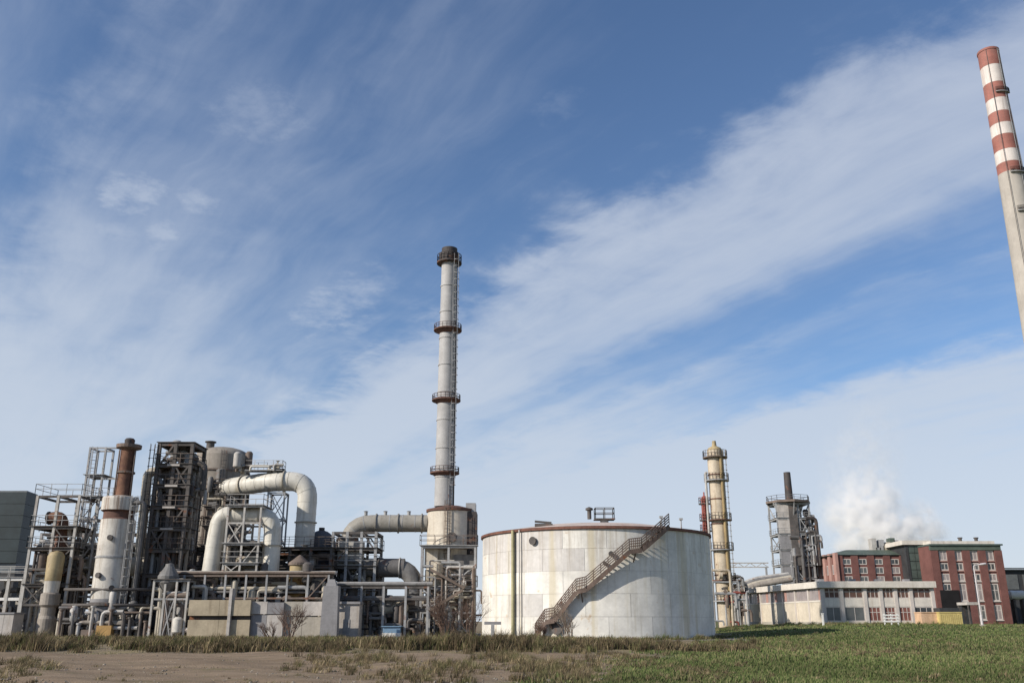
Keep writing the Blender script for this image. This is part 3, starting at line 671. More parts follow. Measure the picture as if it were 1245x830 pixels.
MB().bar((xat(88, 668, 100), 100.0, zz(690, 100)), (xat(114, 640, 100), 100.0, zz(640, 100)), .18).build('brace', 'steel_pale', f2)

# --- horizontal cream vessel between the frames
hv = thing('horizontal_vessel', 'cream horizontal vessel behind the fat white column', 'vessel', (gx(103, 102), 102, 0))
za = zz(688, 102); xa, xb = xat(84, 690, 102), xat(180, 690, 102)
MB().tube([(xa - .6, 102.8, za), (xa - .35, 102.8, za), (xa, 102.8, za), (xb, 102.8, za), (xb + .5, 102.8, za)], [.3, .8, 1.05, 1.05, .5], 22).build('body', 'cream_duct', hv)
for x in (xa + 1, xb - 1): MB().bb(x - .2, x + .2, 102, 103.6, -.1, za - .7).build('saddle', 'steel_dark', hv)

# --- low wall, posts and pale drums at the foot of the white column
yd = thing('pump_row', 'row of pale pump casings and upright pipes below the white column', 'pump row', (gx(110, 95), 95, 0))
g = random.Random(8)
clutter(yd, gx(68, 95), gx(182, 95), 94.6, 96.4, .1, 3.4, 44, ['steel_dark', 'steel_rust', 'vessel_brown', 'steel_pale', 'dark_duct', 'cream_duct'], .08, .22, 71)
for i in range(16):
    x = gx(72 + i * 7.2 + g.uniform(-2, 2), 95); y = 95 + g.uniform(-1, 1); h = g.uniform(1.3, 3.0)
    MB().lathe([(.16, -.05), (.16, h), (.26, h + .05), (.26, h + .2), (.02, h + .22)], (x, y), 10).build('upright_pipe', g.choice(['steel_pale', 'column_white', 'steel_grey', 'steel_dark', 'steel_rust', 'vessel_brown']), yd)
MB().bb(gx(122, 95), gx(140, 95), 94.2, 95.6, 0, 1.3).build('pump_casing', 'orange_vessel', yd)
MB().bb(gx(103, 95), gx(118, 95), 94.4, 95.6, 0, .9).build('pump_casing', 'steel_rust', yd)
for py in (716, 735): MB().tube([(gx(70, 95), 95.4, zz(py, 95)), (gx(178, 95), 95.4, zz(py, 95))], .15, 8).build('header_pipe', 'steel_dark', yd)

# --- dark steel tower
tw = thing('dark_tower', 'dark rusty open steel tower crowded with pipes beside big vessel', 'steel tower', (xat(190, 680, 101), 101, 0))
x0, x1 = xat(194, 560, 99), xat(234, 560, 99)
zs = [zz(q, 99) for q in (742, 722, 700, 670, 644, 618, 592, 567, 541)]
frame(tw, x0, x1, 98.6, 102.6, zs, 3, 2, .36, 'steel_dark', 'steel_dark', [(8, 0, '/'), (7, 1, 'x'), (6, 0, '\\'), (5, 1, '/'), (4, 0, 'x'), (3, 1, '\\'), (2, 0, '/')], range(2, 9), (3, 4, 5, 6, 7), 'steel_dark', 'steel_rust')
for i in range(4, 8): MB().bb(x0 + 1.2, x1 - 1.1, 98.2, 98.5, zs[i] - .05, zs[i] + .15).build('deck_edge', 'concrete_pale', tw)
clutter(tw, x0 - .4, x1 + .3, 99, 102.2, 1, zs[-1] - .5, 110, ['steel_dark', 'dark_duct', 'steel_rust', 'stack_dark', 'steel_grey', 'vessel_brown'], .1, .36, 12)
ladder(tw, x0 - .35, 98.5, .2, zs[-1], 'steel_dark', (-.5, -.85))
lp = thing('pale_riser', 'pale curved riser pipe between white column and dark tower', 'pipe', (xat(170, 700, 103), 103, 0))
pipe(lp, [(xat(195, 572, 103), 103, zz(572, 103)), (xat(180, 572, 103), 103, zz(574, 103)), (xat(166, 720, 103), 103, .2)], .52, 'cream_duct', 2.4, 16, 'pipe', [(1, .25), (1, .55), (1, .8)])
f3 = thing('link_walkway', 'dark walkway linking the white column to the dark tower', 'walkway', (xat(175, 640, 99), 99, zz(620, 99)))
xa, xb = cx + 2.0, x0 - .4; zw = zz(616, 99)
MB().bb(xa, xb, 98.2, 99.6, zw, zw + .18).build('deck', 'steel_dark', f3)
for y in (98.2, 99.6):
    MB().bar((xa, y, zw - .1), (xb, y, zw - .1), .15, .5).build('girder', 'steel_dark', f3); handrail(f3, [(xa, y, zw + .18), (xb, y, zw + .18)], 'steel_dark', gap=1.0)

# --- big dark vessel behind the tower
BY = 113.0; bx = xat(270, 570, BY); BC = (bx, BY); BR = xat(302, 570, BY) - bx
big_v = thing('converter_vessel', 'huge brown grey vessel with shallow domed top behind dark tower', 'vessel', (bx, BY, 0))
zt = zz(556, BY); prof = [(BR, -.1), (BR, zz(632, BY))]
MB().lathe(prof, BC, 40).build('shell', 'vessel_brown', big_v)
MB().lathe([(BR, zz(631.5, BY)), (BR, zt)], BC, 40).build('shell', 'vessel_brown', big_v)
MB().lathe([(BR * math.cos(a), zt + 1.25 * math.sin(a)) for a in [math.pi / 2 * i / 6 for i in range(7)]][:-1] + [(.001, zt + 1.25)], BC, 40).build('dome', 'vessel_brown', big_v)
for py in (632, 600, 575): MB().lathe([(BR, zz(py, BY) - .12), (BR + .14, zz(py, BY) - .1), (BR + .14, zz(py, BY) + .1), (BR, zz(py, BY) + .12)], BC, 40, smooth=False).build('stiffener', 'steel_rust', big_v)
MB().lathe([(.5, zt + 1), (.5, zt + 1.8), (.7, zt + 1.82), (.7, zt + 1.95), (.01, zt + 2)], (bx - 1.6, BY - .5), 12).build('dome_nozzle', 'steel_dark', big_v)
ladder(big_v, bx + 1.2, BY - BR - .1, 1, zt + .3, 'steel_dark', (.3, -.95))

sv_ = thing('vessel_scaffold', 'brown scaffold of pipes and decks in front of the huge domed vessel', 'scaffold', (bx, 109, 0))
x0, x1 = xat(243, 600, 107), xat(290, 600, 107)
frame(sv_, x0, x1, 109.4, 111.0, [zz(q, 107) for q in (720, 690, 662, 638, 614, 592)], 3, 2, .24, 'steel_rust', 'steel_dark', [(4, 0, '/'), (3, 1, 'x'), (5, 1, '\\')], (2, 3, 4, 5), (3, 5), 'steel_dark', 'steel_rust')
clutter(sv_, x0, x1, 109.2, 110.8, 2, zz(580, 107), 70, ['vessel_brown', 'steel_rust', 'cream_duct', 'steel_dark', 'dark_duct', 'grey_duct'], .1, .34, 88)
# --- upper white pipe: runs right from the vessel, bends down
PY = 107.0
bp = thing('overhead_pipe', 'large white pipe running from big domed vessel then bending down', 'pipe', (xat(372, 670, PY), PY, 0))
zc = zz(585, PY); xr = xat(373, 620, PY)
pipe(bp, [(xat(266, 592, 110.6), 110.8, zc - .4), (xat(330, 585, PY), PY, zc), (xr, PY, zc), (xr - .1, PY, 1.5)], 1.13, 'white_pipe', 2.6, 24, 'pipe', [(1, .35, 'cream_duct'), (2, .3, 'cream_duct'), (2, .62, 'cream_duct'), (0, .5, 'cream_duct')], 8)
seams(bp, [(xat(266, 592, 110.6), 110.8, zc - .4), (xat(330, 585, PY), PY, zc), (xr, PY, zc), (xr - .1, PY, 1.5)], 1.13, 'white_pipe', 2.6, 1.3, 24)
zp = zc + 1.2; xa, xb = xat(300, 572, PY), xat(345, 572, PY)
MB().bb(xa, xb, PY - .8, PY + .8, zp, zp + .08).build('walkway', 'steel_grey', bp)
handrail(bp, [(xa, PY - .75, zp + .08), (xb, PY - .75, zp + .08), (xb, PY + .75, zp + .08), (xa, PY + .75, zp + .08)], 'steel_pale', closed=True, gap=1.1)
MB().lathe([(.3, zc + 1), (.3, zc + 1.7), (.45, zc + 1.75), (.45, zc + 1.95), (.02, zc + 2)], (xb - 1, PY), 12).build('relief_valve', 'steel_grey', bp)
clutter(bp, xat(285, 590, PY), xat(345, 590, PY), PY - .9, PY + .6, zc + 1.15, zc + 2.0, 12, ['cream_duct', 'white_pipe', 'steel_pale', 'steel_rust'], .08, .2, 17)
sp = thing('pipe_support', 'pale lattice support under the overhead white pipe', 'steel frame', (xat(345, 650, PY), PY, 0))
frame(sp, xat(327, 620, PY), xat(347, 620, PY), PY - .9, PY + .9, [zz(q, PY) for q in (720, 690, 660, 632, 600)], 2, 2, .17, 'steel_grey', 'steel_grey', [(4, 0, 'x'), (3, 0, 'x'), (2, 0, '/')])

# --- lower white pipe: an upside-down U in front
UY = 98.0
u = thing('arched_pipe', 'white pipe arched like an upside down letter U in front', 'pipe', (xat(255, 710, UY), UY, 0))
zc = zz(626, UY); xl, xr = xat(262, 660, UY), xat(330, 660, UY)
pipe(u, [(xat(253, 715, UY), UY, zz(722, UY)), (xl, UY, zz(650, UY)), (xl + .3, UY, zc), (xr, UY, zc), (xr + .1, UY, zz(694, UY))], .92, 'white_pipe', 1.9, 22, 'pipe', [(0, .3, 'cream_duct'), (2, .2, 'cream_duct'), (2, .75, 'cream_duct'), (3, .55, 'cream_duct')], 8)
seams(u, [(xat(253, 715, UY), UY, zz(722, UY)), (xl, UY, zz(650, UY)), (xl + .3, UY, zc), (xr, UY, zc), (xr + .1, UY, zz(694, UY))], .92, 'white_pipe', 1.9, 1.2, 22)
MB().lathe([(1.1, zz(694, UY)), (1.15, zz(700, UY)), (1.15, zz(712, UY)), (.8, zz(718, UY))][::-1], (xr + .1, UY), 20).build('expansion_joint', 'grey_duct', u)
MB().lathe([(.5, -.1), (.5, zz(718, UY))], (xr + .1, UY), 16).build('leg', 'concrete_grey', u)
uf = thing('railed_tower', 'pale steel tower with railed decks inside the arched white pipe', 'steel frame', (xat(295, 700, 97), 97, 0))
x0, x1 = xat(276, 650, 96.6), xat(316, 650, 96.6)
frame(uf, x0, x1, 96.3, 99.9, [zz(q, 96.6) for q in (738, 718, 700, 686, 662, 636, 616)], 3, 2, .2, 'steel_pale', 'steel_pale', [(5, 0, 'x'), (4, 1, '/'), (3, 0, 'x')], (3, 4, 6), (6, 3), 'steel_grey', 'steel_pale')
clutter(uf, x0, x1 + 1, 97.2, 100.5, 3, zz(640, 97), 26, ['steel_dark', 'cream_duct', 'dark_duct', 'steel_pale', 'vessel_brown'], .1, .3, 41)
dh = thing('arch_drum', 'short horizontal drum lying between legs of the arched pipe', 'drum', (xat(303, 700, 99), 99, zz(704, 99)))
za = zz(686, 99); xa, xb = xat(276, 686, 99), xat(320, 686, 99)
MB().tube([(xa - .3, 99, za), (xa, 99, za), (xb, 99, za), (xb + .3, 99, za)], [.5, .95, .95, .5], 20).build('body', 'cream_duct', dh)
for x in (xa + .6, xb - .6): MB().bb(x - .12, x + .12, 98.3, 99.7, za - 1.7, za - .7).build('saddle', 'steel_dark', dh)
for x in (xa + 1, (xa + xb) / 2, xb - .8): MB().lathe([(.2, za + .9), (.2, za + 1.4), (.32, za + 1.42), (.32, za + 1.55), (.01, za + 1.56)], (x, 99), 10).build('nozzle', 'steel_grey', dh)
MB().bb(xa - .6, xb + .6, 98.2, 99.8, za - 1.95, za - 1.7).build('deck', 'steel_dark', dh)
for x in (xa - .4, xb + .4):
    MB().bar((x, 98.4, -.1), (x, 98.4, za - 1.95), .25).build('post', 'steel_dark', dh); MB().bar((x, 99.6, -.1), (x, 99.6, za - 1.95), .25).build('post', 'steel_dark', dh)

# --- dark domed vessel right of overhead pipe
vx = xat(389, 680, 110); r = 1.9
dv = thing('domed_vessel', 'dark grey upright vessel with round dome next to overhead pipe', 'vessel', (vx, 110, 0))
MB().lathe([(r, -.1), (r, zz(668, 110))], (vx, 110), 28).build('shell', 'dome_dark', dv)
MB().lathe([(r * math.cos(a), zz(668, 110) + 2.3 * math.sin(a)) for a in [math.pi / 2 * i / 8 for i in range(8)]] + [(.001, zz(668, 110) + 2.3)], (vx, 110), 28).build('dome', 'dome_dark', dv)
MB().lathe([(r, zz(690, 110)), (r + .12, zz(689, 110)), (r + .12, zz(687, 110)), (r, zz(686, 110))], (vx, 110), 28, smooth=False).build('girth_band', 'steel_dark', dv)
MB().lathe([(.35, zz(668, 110) + 2.2), (.35, zz(668, 110) + 2.6), (.02, zz(668, 110) + 2.62)], (vx, 110), 12).build('nozzle', 'steel_dark', dv)
# --- orange-brown vessel in front of the overhead pipe's foot
vx = xat(366, 710, 98)
og = thing('orange_vessel', 'weathered orange brown upright vessel behind the pale wall', 'vessel', (vx, 98, 0))
MB().lathe([(1.25, -.1), (1.25, zz(722, 98)), (1.0, zz(712, 98)), (1.0, zz(704, 98))], (vx - .3, 98), 22).build('shell', 'orange_vessel', og)
MB().lathe([(1.0, zz(704, 98)), (1.0, zz(686, 98))], (vx - .3, 98), 22).build('shell', 'column_ochre', og)
MB().lathe([(1.15, zz(687, 98)), (1.15, zz(684, 98)), (.7, zz(680, 98)), (.3, zz(676, 98)), (.02, zz(674, 98))], (vx - .3, 98), 22, smooth=False).build('lid', 'steel_rust', og)
for s in (-1, 1): MB().bb(vx + 1.9 * s - .5, vx + 1.9 * s + .3, 98.4, 99.2, -.1, zz(694, 98)).build('side_post', 'steel_rust', og)

# --- pipe rack on pale posts above the walls
pr = thing('pipe_rack', 'long low pipe rack on pale posts behind the tan wall', 'pipe rack', (gx(300, 96), 96, 0))
x0, x1 = gx(196, 96), gx(398, 96); zr = zz(700, 96)
frame(pr, x0, x1, 95.4, 97.2, [zz(727, 96), zr], 9, 2, .2, 'steel_grey', 'steel_rust', [(1, 0, 'x'), (1, 7, '/')])
for dy, dz, r, m in ((95.5, .3, .14, 'steel_rust'), (95.9, .32, .18, 'cream_duct'), (96.4, .34, .22, 'steel_grey'), (96.9, .28, .12, 'steel_rust'), (96.0, -1.6, .14, 'dark_duct')):
    MB().tube([(x0 - .5, dy, zr + dz), (x1 + .5, dy, zr + dz)], r, 10).build('pipe', m, pr)
clutter(pr, x0, x1, 95.6, 97.4, .3, zr - .3, 84, ['steel_dark', 'dark_duct', 'steel_rust', 'steel_grey', 'cream_duct', 'steel_dark'], .08, .24, 77)
# second dark rack further back gives the plant its depth
br = thing('pipe_rack', 'dark railed pipe rack deep inside the plant behind the arched pipe', 'pipe rack', (gx(300, 104), 104, 0))
x0, x1 = gx(222, 104), gx(400, 104)
frame(br, x0, x1, 103, 106, [zz(q, 104) for q in (735, 712, 690, 668)], 8, 2, .28, 'steel_dark', 'steel_dark', [(2, 1, 'x'), (3, 3, '/'), (1, 5, 'x'), (2, 4, '\\')], (1, 2, 3), (3, 2), 'steel_dark', 'steel_rust')
clutter(br, x0, x1, 103, 106, .3, zz(668, 104), 110, ['steel_dark', 'dark_duct', 'steel_rust', 'stack_dark', 'vessel_brown', 'grey_duct'], .12, .42, 99)
lr = thing('pipe_rack', 'dark pipe rack deep inside the plant behind the white column', 'pipe rack', (gx(110, 106), 106, 0))
x0, x1 = gx(40, 106), gx(196, 106)
frame(lr, x0, x1, 105, 107, [zz(q, 106) for q in (735, 705, 675, 650)], 7, 2, .26, 'steel_grey', 'steel_dark', [(2, 1, 'x'), (3, 3, '/'), (1, 4, 'x')], (1, 2), (3,), 'steel_dark', 'steel_rust')
clutter(lr, x0, x1, 105, 107, .3, zz(660, 106), 90, ['steel_dark', 'dark_duct', 'steel_rust', 'cream_duct', 'grey_duct'], .1, .34, 55)

# --- walls along the front
def wall(name, label, pa, pb, Y, parts, cat='wall', depth=.6):
    w_ = thing(name, label, cat, (gx((pa + pb) / 2, Y), Y, 0))
    for (nm, a, b, p0, p1, m, dy) in parts:
        MB().bb(gx(a, Y), gx(b, Y), Y - depth / 2 - dy, Y + depth / 2, zz(p1, Y) if p1 < 770 else -.1, zz(p0, Y)).build(nm, m, w_)
    return w_
wall('tan_wall', 'tan two tier retaining wall with dark gap in front of plant', 230, 305, 93, [('upper_panel', 230, 267, 729, 748, 'wall_tan', .3), ('upper_panel', 267.3, 305, 729, 748, 'wall_tan', .3), ('lower_panel', 230, 267, 753, 800, 'wall_tan', .1), ('lower_panel', 267.3, 305, 753, 800, 'wall_tan', .1), ('gap_beam', 230.5, 304.5, 747.8, 753.2, 'stack_dark', -.1), ('post', 278.5, 282, 715, 800, 'concrete_pale', .45)])
wall('pale_wall', 'pale grey concrete wall section adjoining the tan wall', 306, 345, 93.4, [('upper_panel', 306, 325, 731, 746, 'concrete_pale', .2), ('upper_panel', 325.4, 345, 732, 746, 'concrete_grey', .18), ('lower_panel', 306, 325, 747, 800, 'concrete_grey', .1), ('lower_panel', 325.4, 345, 747, 800, 'concrete_pale', .1)])
wall('far_pale_wall', 'mottled pale concrete wall under the orange brown vessel', 346, 392, 93.8, [('upper_panel', 345.5, 368, 731, 748, 'concrete', .2), ('upper_panel', 368.4, 392, 731, 748, 'concrete_pale', .2), ('lower_panel', 345.5, 368, 749, 800, 'concrete', .08), ('lower_panel', 368.4, 392, 749, 800, 'concrete', .08)])
pl = thing('concrete_pillar', 'wide grey tapering concrete pillar ending the row of walls', 'pillar', (gx(401, 93), 93, 0))
MB().box((gx(401, 93), 93, zz(712, 93) / 2 - .05), (1.7, 1.2, zz(712, 93) + .1), 0, .86).build('shaft', 'concrete_grey', pl)
MB().box((gx(401, 93), 93, zz(708, 93)), (1.1, .9, .66), 0, .5).build('head', 'concrete_grey', pl)
# valve station left of the tan wall
vs = thing('valve_station', 'pale tangle of valves and posts around a small grey hopper', 'valve station', (gx(200, 94), 94, 0))
x0, x1 = gx(184, 94), gx(226, 94)
frame(vs, x0, x1, 93.6, 95.4, [zz(728, 94), zz(706, 94)], 4, 2, .2, 'steel_pale', 'steel_grey', [(0, 1, 'x')], (1,), (), 'steel_dark')
clutter(vs, x0, x1, 93.6, 95.2, .3, zz(700, 94), 26, ['steel_pale', 'cream_duct', 'column_white', 'steel_dark', 'steel_rust'], .1, .26, 66)
MB().lathe([(.35, zz(720, 94)), (1.0, zz(708, 94)), (1.05, zz(700, 94)), (.45, zz(688, 94)), (.4, zz(685, 94)), (.02, zz(684, 94))], (gx(197, 94), 94.4), 16, smooth=False).build('hopper', 'grey_duct', vs)

# --- dark slate building at the far left
SY = 122.0; bx1 = xat(34, 640, SY); bxe = bx1 - 16
sb = thing('slate_building', 'dark slate blue clad block beyond the white gantry', 'building', (bx1 - 6, SY + 6, 0))
xm = xat(26, 640, SY); zt, zb_ = zz(598, SY), zz(684, SY)
PL = [(bxe, SY), (xm, SY), (xat(40, 640, SY + 4), SY + 4), (xat(37, 640, SY + 16), SY + 16), (bxe, SY + 16)]
def plan_slab(name, m, poly, z0, z1):
    n_ = len(poly); return MB().add([(x, y, z0) for x, y in poly] + [(x, y, z1) for x, y in poly], [tuple(reversed(range(n_))), tuple(range(n_, 2 * n_))] + [(i, (i + 1) % n_, n_ + (i + 1) % n_, n_ + i) for i in range(n_)]).build(name, m, sb)
for k in range(6):
    a, b = zb_ + (zt - zb_) * k / 6, zb_ + (zt - zb_) * (k + 1) / 6
    plan_slab('cladding_panel', 'slate_clad', PL, a + .02, b - .02)
plan_slab('parapet', 'slate_low', PL, zt, zt + .2)
MB().bb(bxe, xm - .1, SY + .3, SY + 13, zz(696, SY), zb_ - .003).build('louvre_band', 'slate_low', sb)
MB().bb(bxe, xm - .1, SY + .4, SY + 13, -.1, zz(696, SY) - .003).build('lower_wall', 'dark_shed', sb)
lf = thing('white_gantry', 'white painted beams and posts below the slate building', 'gantry', (gx(14, 104), 104, 0))
frame(lf, gx(-30, 104), gx(24, 104), 103.5, 106, [zz(q, 104) for q in (728, 704)], 4, 2, .34, 'steel_pale', 'white_paint', [], (1,), (1,), 'steel_grey', 'steel_pale')
clutter(lf, gx(-25, 104), gx(24, 104), 104, 107, .3, zz(708, 104), 18, ['steel_dark', 'dark_duct', 'steel_grey'], .1, .3, 14)
wl = thing('pale_tank', 'low pale rectangular basin below the white gantry', 'basin', (gx(8, 96), 96, 0))
for k in range(4): MB().bb(gx(-24 + k * 11.5, 96), gx(-24 + (k + 1) * 11.5 - .4, 96), 95, 97, -.1, zz(746, 96)).build('wall_panel', 'concrete_pale', wl)
MB().bb(gx(-24.5, 96), gx(22.5, 96), 94.9, 97.1, zz(746, 96) + .002, zz(744, 96)).build('coping', 'concrete_grey', wl)

# ================================================================== RIGHT SIDE
def gbase(px, Y): return gz(gx(px, Y), Y)
# --- red and white banded chimney
HY = 170.0; h0, h1 = at(1202.5, 66, HY), at(1224, 200, HY); hx = (h0[0] + h1[0]) / 2 + .1; HC = (hx, HY); hz0 = gz(hx, HY)
ch = thing('banded_chimney', 'very tall concrete chimney with red and white bands at its top', 'chimney', (hx, HY, hz0))
ztop = zz(66, HY); rt = 2.1
def cr(z): d_ = ztop - z; return rt + d_ * .006 + d_ * d_ * .00011
bands = [66, 84, 105, 124, 140, 154, 168, 186, 201]          # band edges, red first
for i, (a, b) in enumerate(zip(bands[:-1], bands[1:])):
    za, zb2 = zz(b, HY), zz(a, HY); m = 'chim_red' if i % 2 == 0 else 'chim_white'
    MB().lathe([(cr(za), za + .01), (cr(zb2), zb2 - .01)], HC, 36).build('red_band' if i % 2 == 0 else 'white_band', m, ch)
MB().lathe([(cr(zz(201, HY)), zz(201, HY) - 2.2), (cr(zz(201, HY)), zz(201, HY) - .01)], HC, 36).build('red_band', 'chim_red', ch)
zs0 = zz(201, HY) - 2.21; ns = 10
for k in range(ns):
    a, b = hz0 - .3 + (zs0 - hz0) * k / ns, hz0 - .3 + (zs0 - hz0 + .3) * (k + 1) / ns
    MB().lathe([(cr(a), a + .01), (cr(b), b - .01)], HC, 36).build('shaft_section', 'chim_concrete', ch)
MB().lathe([(cr(ztop), ztop), (cr(ztop) + .12, ztop + .02), (cr(ztop) + .12, ztop + .5), (rt - .5, ztop + .5), (rt - .5, ztop - 2), (.001, ztop - 2)], HC, 36, smooth=False).build('crown', 'chim_red', ch)
for py in (118, 215, 262, 310): 
    z_ = zz(py, HY); ring_platform(ch, HC, cr(z_), cr(z_) + .55, z_, 'steel_grey', 'steel_dark', 20, 1.0, -.5, .9)
lm = MB(); nl = 60
def lp_(z_, s_): r_ = cr(z_) + .18; a_q = .5 + s_ / r_; return (hx + math.sin(a_q) * r_, HY - math.cos(a_q) * r_, z_)
for i in range(nl):
    za_, zb_q = hz0 + (ztop - hz0) * i / nl, hz0 + (ztop - hz0) * (i + 1) / nl
    for s_ in (-.3, .3): lm.bar(lp_(za_, s_), lp_(zb_q, s_), .08)
    for j in range(4): zc_ = za_ + (zb_q - za_) * j / 4; lm.bar(lp_(zc_, -.3), lp_(zc_, .3), .04)
lm.build('ladder', 'steel_grey', ch)
for a in (.6, -.7): MB().tube([(hx + math.sin(a) * (cr(hz0) + .05), HY - math.cos(a) * (cr(hz0) + .05), hz0), (hx + math.sin(a) * (rt + .05), HY - math.cos(a) * (rt + .05), ztop)], .06, 6).build('lightning_conductor', 'steel_dark', ch)

# --- cream distillation column and its thin red neighbour
QY = 150.0; qx = xat(875, 640, QY); QC = (qx, QY); qb = gz(qx, QY)
dc = thing('cream_column', 'tall cream distillation column with yellow ladder behind white tank', 'process column', (qx, QY, qb))
r = 1.3; zt = zz(548, QY); ns = 7
for k in range(ns):
    a, b = qb + (zt - qb) * k / ns, qb + (zt - qb) * (k + 1) / ns
    MB().lathe([(r, a), (r, b)], QC, 24).build('shell_section', 'cream_tower', dc)
    if k: MB().lathe([(r, a - .1), (r + .1, a - .08), (r + .1, a + .08), (r, a + .1)], QC, 24, smooth=False).build('flange', 'ring_rust', dc)
MB().lathe([(r, zt), (r * .8, zt + .5), (.4, zt + .8), (.3, zt + 1.7), (.01, zt + 1.7)], QC, 24).build('head', 'column_ochre', dc)
for py, m in ((556, 'steel_rust'), (584, 'steel_grey'), (632, 'ring_rust'), (668, 'steel_grey'), (705, 'ring_rust'), (730, 'steel_grey')):
    ring_platform(dc, QC, r, r + .75, zz(py, QY), m, 'steel_rust', 16, 1.1, -2.4, 1.9)
ladder(dc, qx + r * .75, QY - r * .72, qb, zt, 'yellow_rail', (.7, -.7), .6)
MB().tube([(qx + r * .45, QY - r - .22, qb), (qx + r * .45, QY - r - .22, zt - 1)], .26, 10).build('riser_pipe', 'yellow_rail', dc)
pipe(dc, [(qx - r - .3, QY - .5, zz(575, QY)), (qx - r - .6, QY - .5, zz(575, QY)), (qx - r - .6, QY - .5, qb)], .2, 'steel_pale')
clutter(dc, qx - 2.6, qx + 3.4, QY - 2.4, QY - 1.9, qb + .3, zz(690, QY), 16, ['steel_rust', 'steel_grey', 'cream_tower', 'red_steel'], .1, .24, 3)
rxx = xat(857, 620, 152)
rc = thing('red_column', 'thin dark red column next to the tall cream column', 'process column', (rxx, 152, gz(rxx, 152)))
zt = zz(606, 152)
MB().lathe([(.55, 0), (.55, zt), (.3, zt + .4), (.12, zt + .5), (.12, zt + 1.1), (.01, zt + 1.1)], (rxx, 152), 16).build('shell', 'red_steel', rc)
for py in (612, 632, 645): ring_platform(rc, (rxx, 152), .55, 1.0, zz(py, 152), 'steel_dark', 'red_steel', 12, 1.0)
ladder(rc, rxx - .3, 152 - .6, gz(rxx, 152), zt, 'red_steel', (0, -1))

# --- process unit at the foot of the cream column, with overhead gantry
pu_ = thing('process_unit', 'brown pipes and vessels between the cream column and white building', 'process unit', (gx(894, 165), 165, gbase(894, 165)))
x0, x1 = gx(884, 165), gx(903, 165); b0 = gbase(905, 165)
frame(pu_, x0, x1, 163, 167, [b0 + 3, zz(722, 165), zz(705, 165)], 4, 2, .26, 'steel_grey', 'steel_rust', [(1, 0, 'x'), (0, 2, '/')], (1,), (1,), 'steel_grey', 'steel_rust')
clutter(pu_, x0, x1, 163, 167, b0, zz(700, 165), 34, ['cream_duct', 'vessel_brown', 'steel_rust', 'grey_duct', 'steel_pale'], .12, .4, 5)
ln = thing('sloping_pipes', 'bundle of lagged brown pipes rising to the grey tower', 'pipes', (gx(925, 178), 178, zz(715, 178)))
for i in range(4):
    pipe(ln, [(gx(893, 178), 177 + i * .7, zz(724 - i * 2, 178)), (gx(918, 178), 177 + i * .7, zz(712 - i * 3, 178)), (gx(966, 178), 177 + i * .7, zz(704 - i * 2.4, 178))], .5 - .06 * i, ('vessel_brown', 'cream_duct', 'grey_duct', 'steel_pale')[i], 3, 12)
for px in (900, 918, 940, 958): MB().bar((gx(px, 178), 178.0, .5), (gx(px, 178), 178, zz(712, 178)), .3).build('trestle', 'steel_grey', ln)
ga = thing('gantry_beam', 'thin pale overhead gantry left of the grey tower', 'gantry', (gx(915, 185), 185, 1))
za = zz(689, 185); x0, x1 = gx(880, 185), gx(940, 185)
for dz in (0, .8):
    MB().bar((x0, 185, za + dz), (x1, 185, za + dz), .22).build('chord', 'steel_pale', ga)
for k in range(8):
    a, b = x0 + (x1 - x0) * k / 8, x0 + (x1 - x0) * (k + 1) / 8
    MB().bar((a, 185, za + (.8 if k % 2 else 0)), (b, 185, za + (0 if k % 2 else .8)), .12).build('web_member', 'steel_pale', ga)
for x in (x0 + .5, x1 - .5): MB().bar((x, 185, gz(x, 185) - .1), (x, 185, za), .35).build('post', 'steel_grey', ga)

# --- grey lattice tower with dark stack
LY = 200.0; l0, l1 = xat(942, 650, LY), xat(981, 650, LY); lb = gz(l0, LY)
lt = thing('lattice_tower', 'grey open lattice tower with thin dark stack on its roof', 'steel tower', (l0, LY, lb))
zs = [zz(q, LY) for q in (740, 722, 704, 688, 670, 651, 632, 614)]
frame(lt, l0, l1, 197, 203, zs, 4, 2, .34, 'steel_grey', 'steel_grey', [(5, 0, 'x'), (6, 1, '/'), (4, 2, 'x'), (3, 1, '\\'), (6, 2, 'x')], range(2, 8), (3, 4, 5, 6), 'steel_grey', 'steel_grey', lb - .1)
for i in range(1, 7): MB().bb(l0 + .1, l0 + 2.5, 196.75, 196.95, zs[i] + .3, zs[i + 1] - .3).build('cladding_panel', 'concrete_pale' if i > 4 else 'concrete_grey', lt)
MB().lathe([(2.1, lb), (2.1, zs[5]), (1.2, zs[6])], ((l0 + l1) / 2 - .2, 200), 20).build('inner_vessel', 'vessel_brown', lt)
MB().bb((l0 + l1) / 2 - 1, (l0 + l1) / 2 + .8, 196.6, 197, zs[3], zs[7] - .4).build('lift_shaft', 'steel_dark', lt)
clutter(lt, l1 - 1.0, l1 + 1.4, 196.6, 199.5, zs[3], zs[6] + .6, 46, ['steel_dark', 'dark_duct', 'stack_dark', 'steel_grey'], .12, .4, 19)
for k, (a_q, b_q) in enumerate(((3, .2), (4, 1.1), (5, 1.5), (6, .6))): MB().bb(l1 - .4, l1 + b_q, 196.6, 201, zs[a_q], zs[a_q] + .18).build('side_deck', 'steel_dark', lt)
clutter(lt, l0 + 2, l1 - 1.2, 196.6, 199, lb + 1, zs[-2], 90, ['steel_dark', 'steel_grey', 'steel_dark', 'steel_rust', 'dark_duct'], .12, .4, 8)
d = MB().lathe([(4.6, zs[-1] + .25), (4.9, zs[-1] + .3), (4.9, zs[-1] + .75), (.01, zs[-1] + .8)], ((l0 + l1) / 2, 200), 8, smooth=False).build('roof_deck', 'steel_rust', lt)
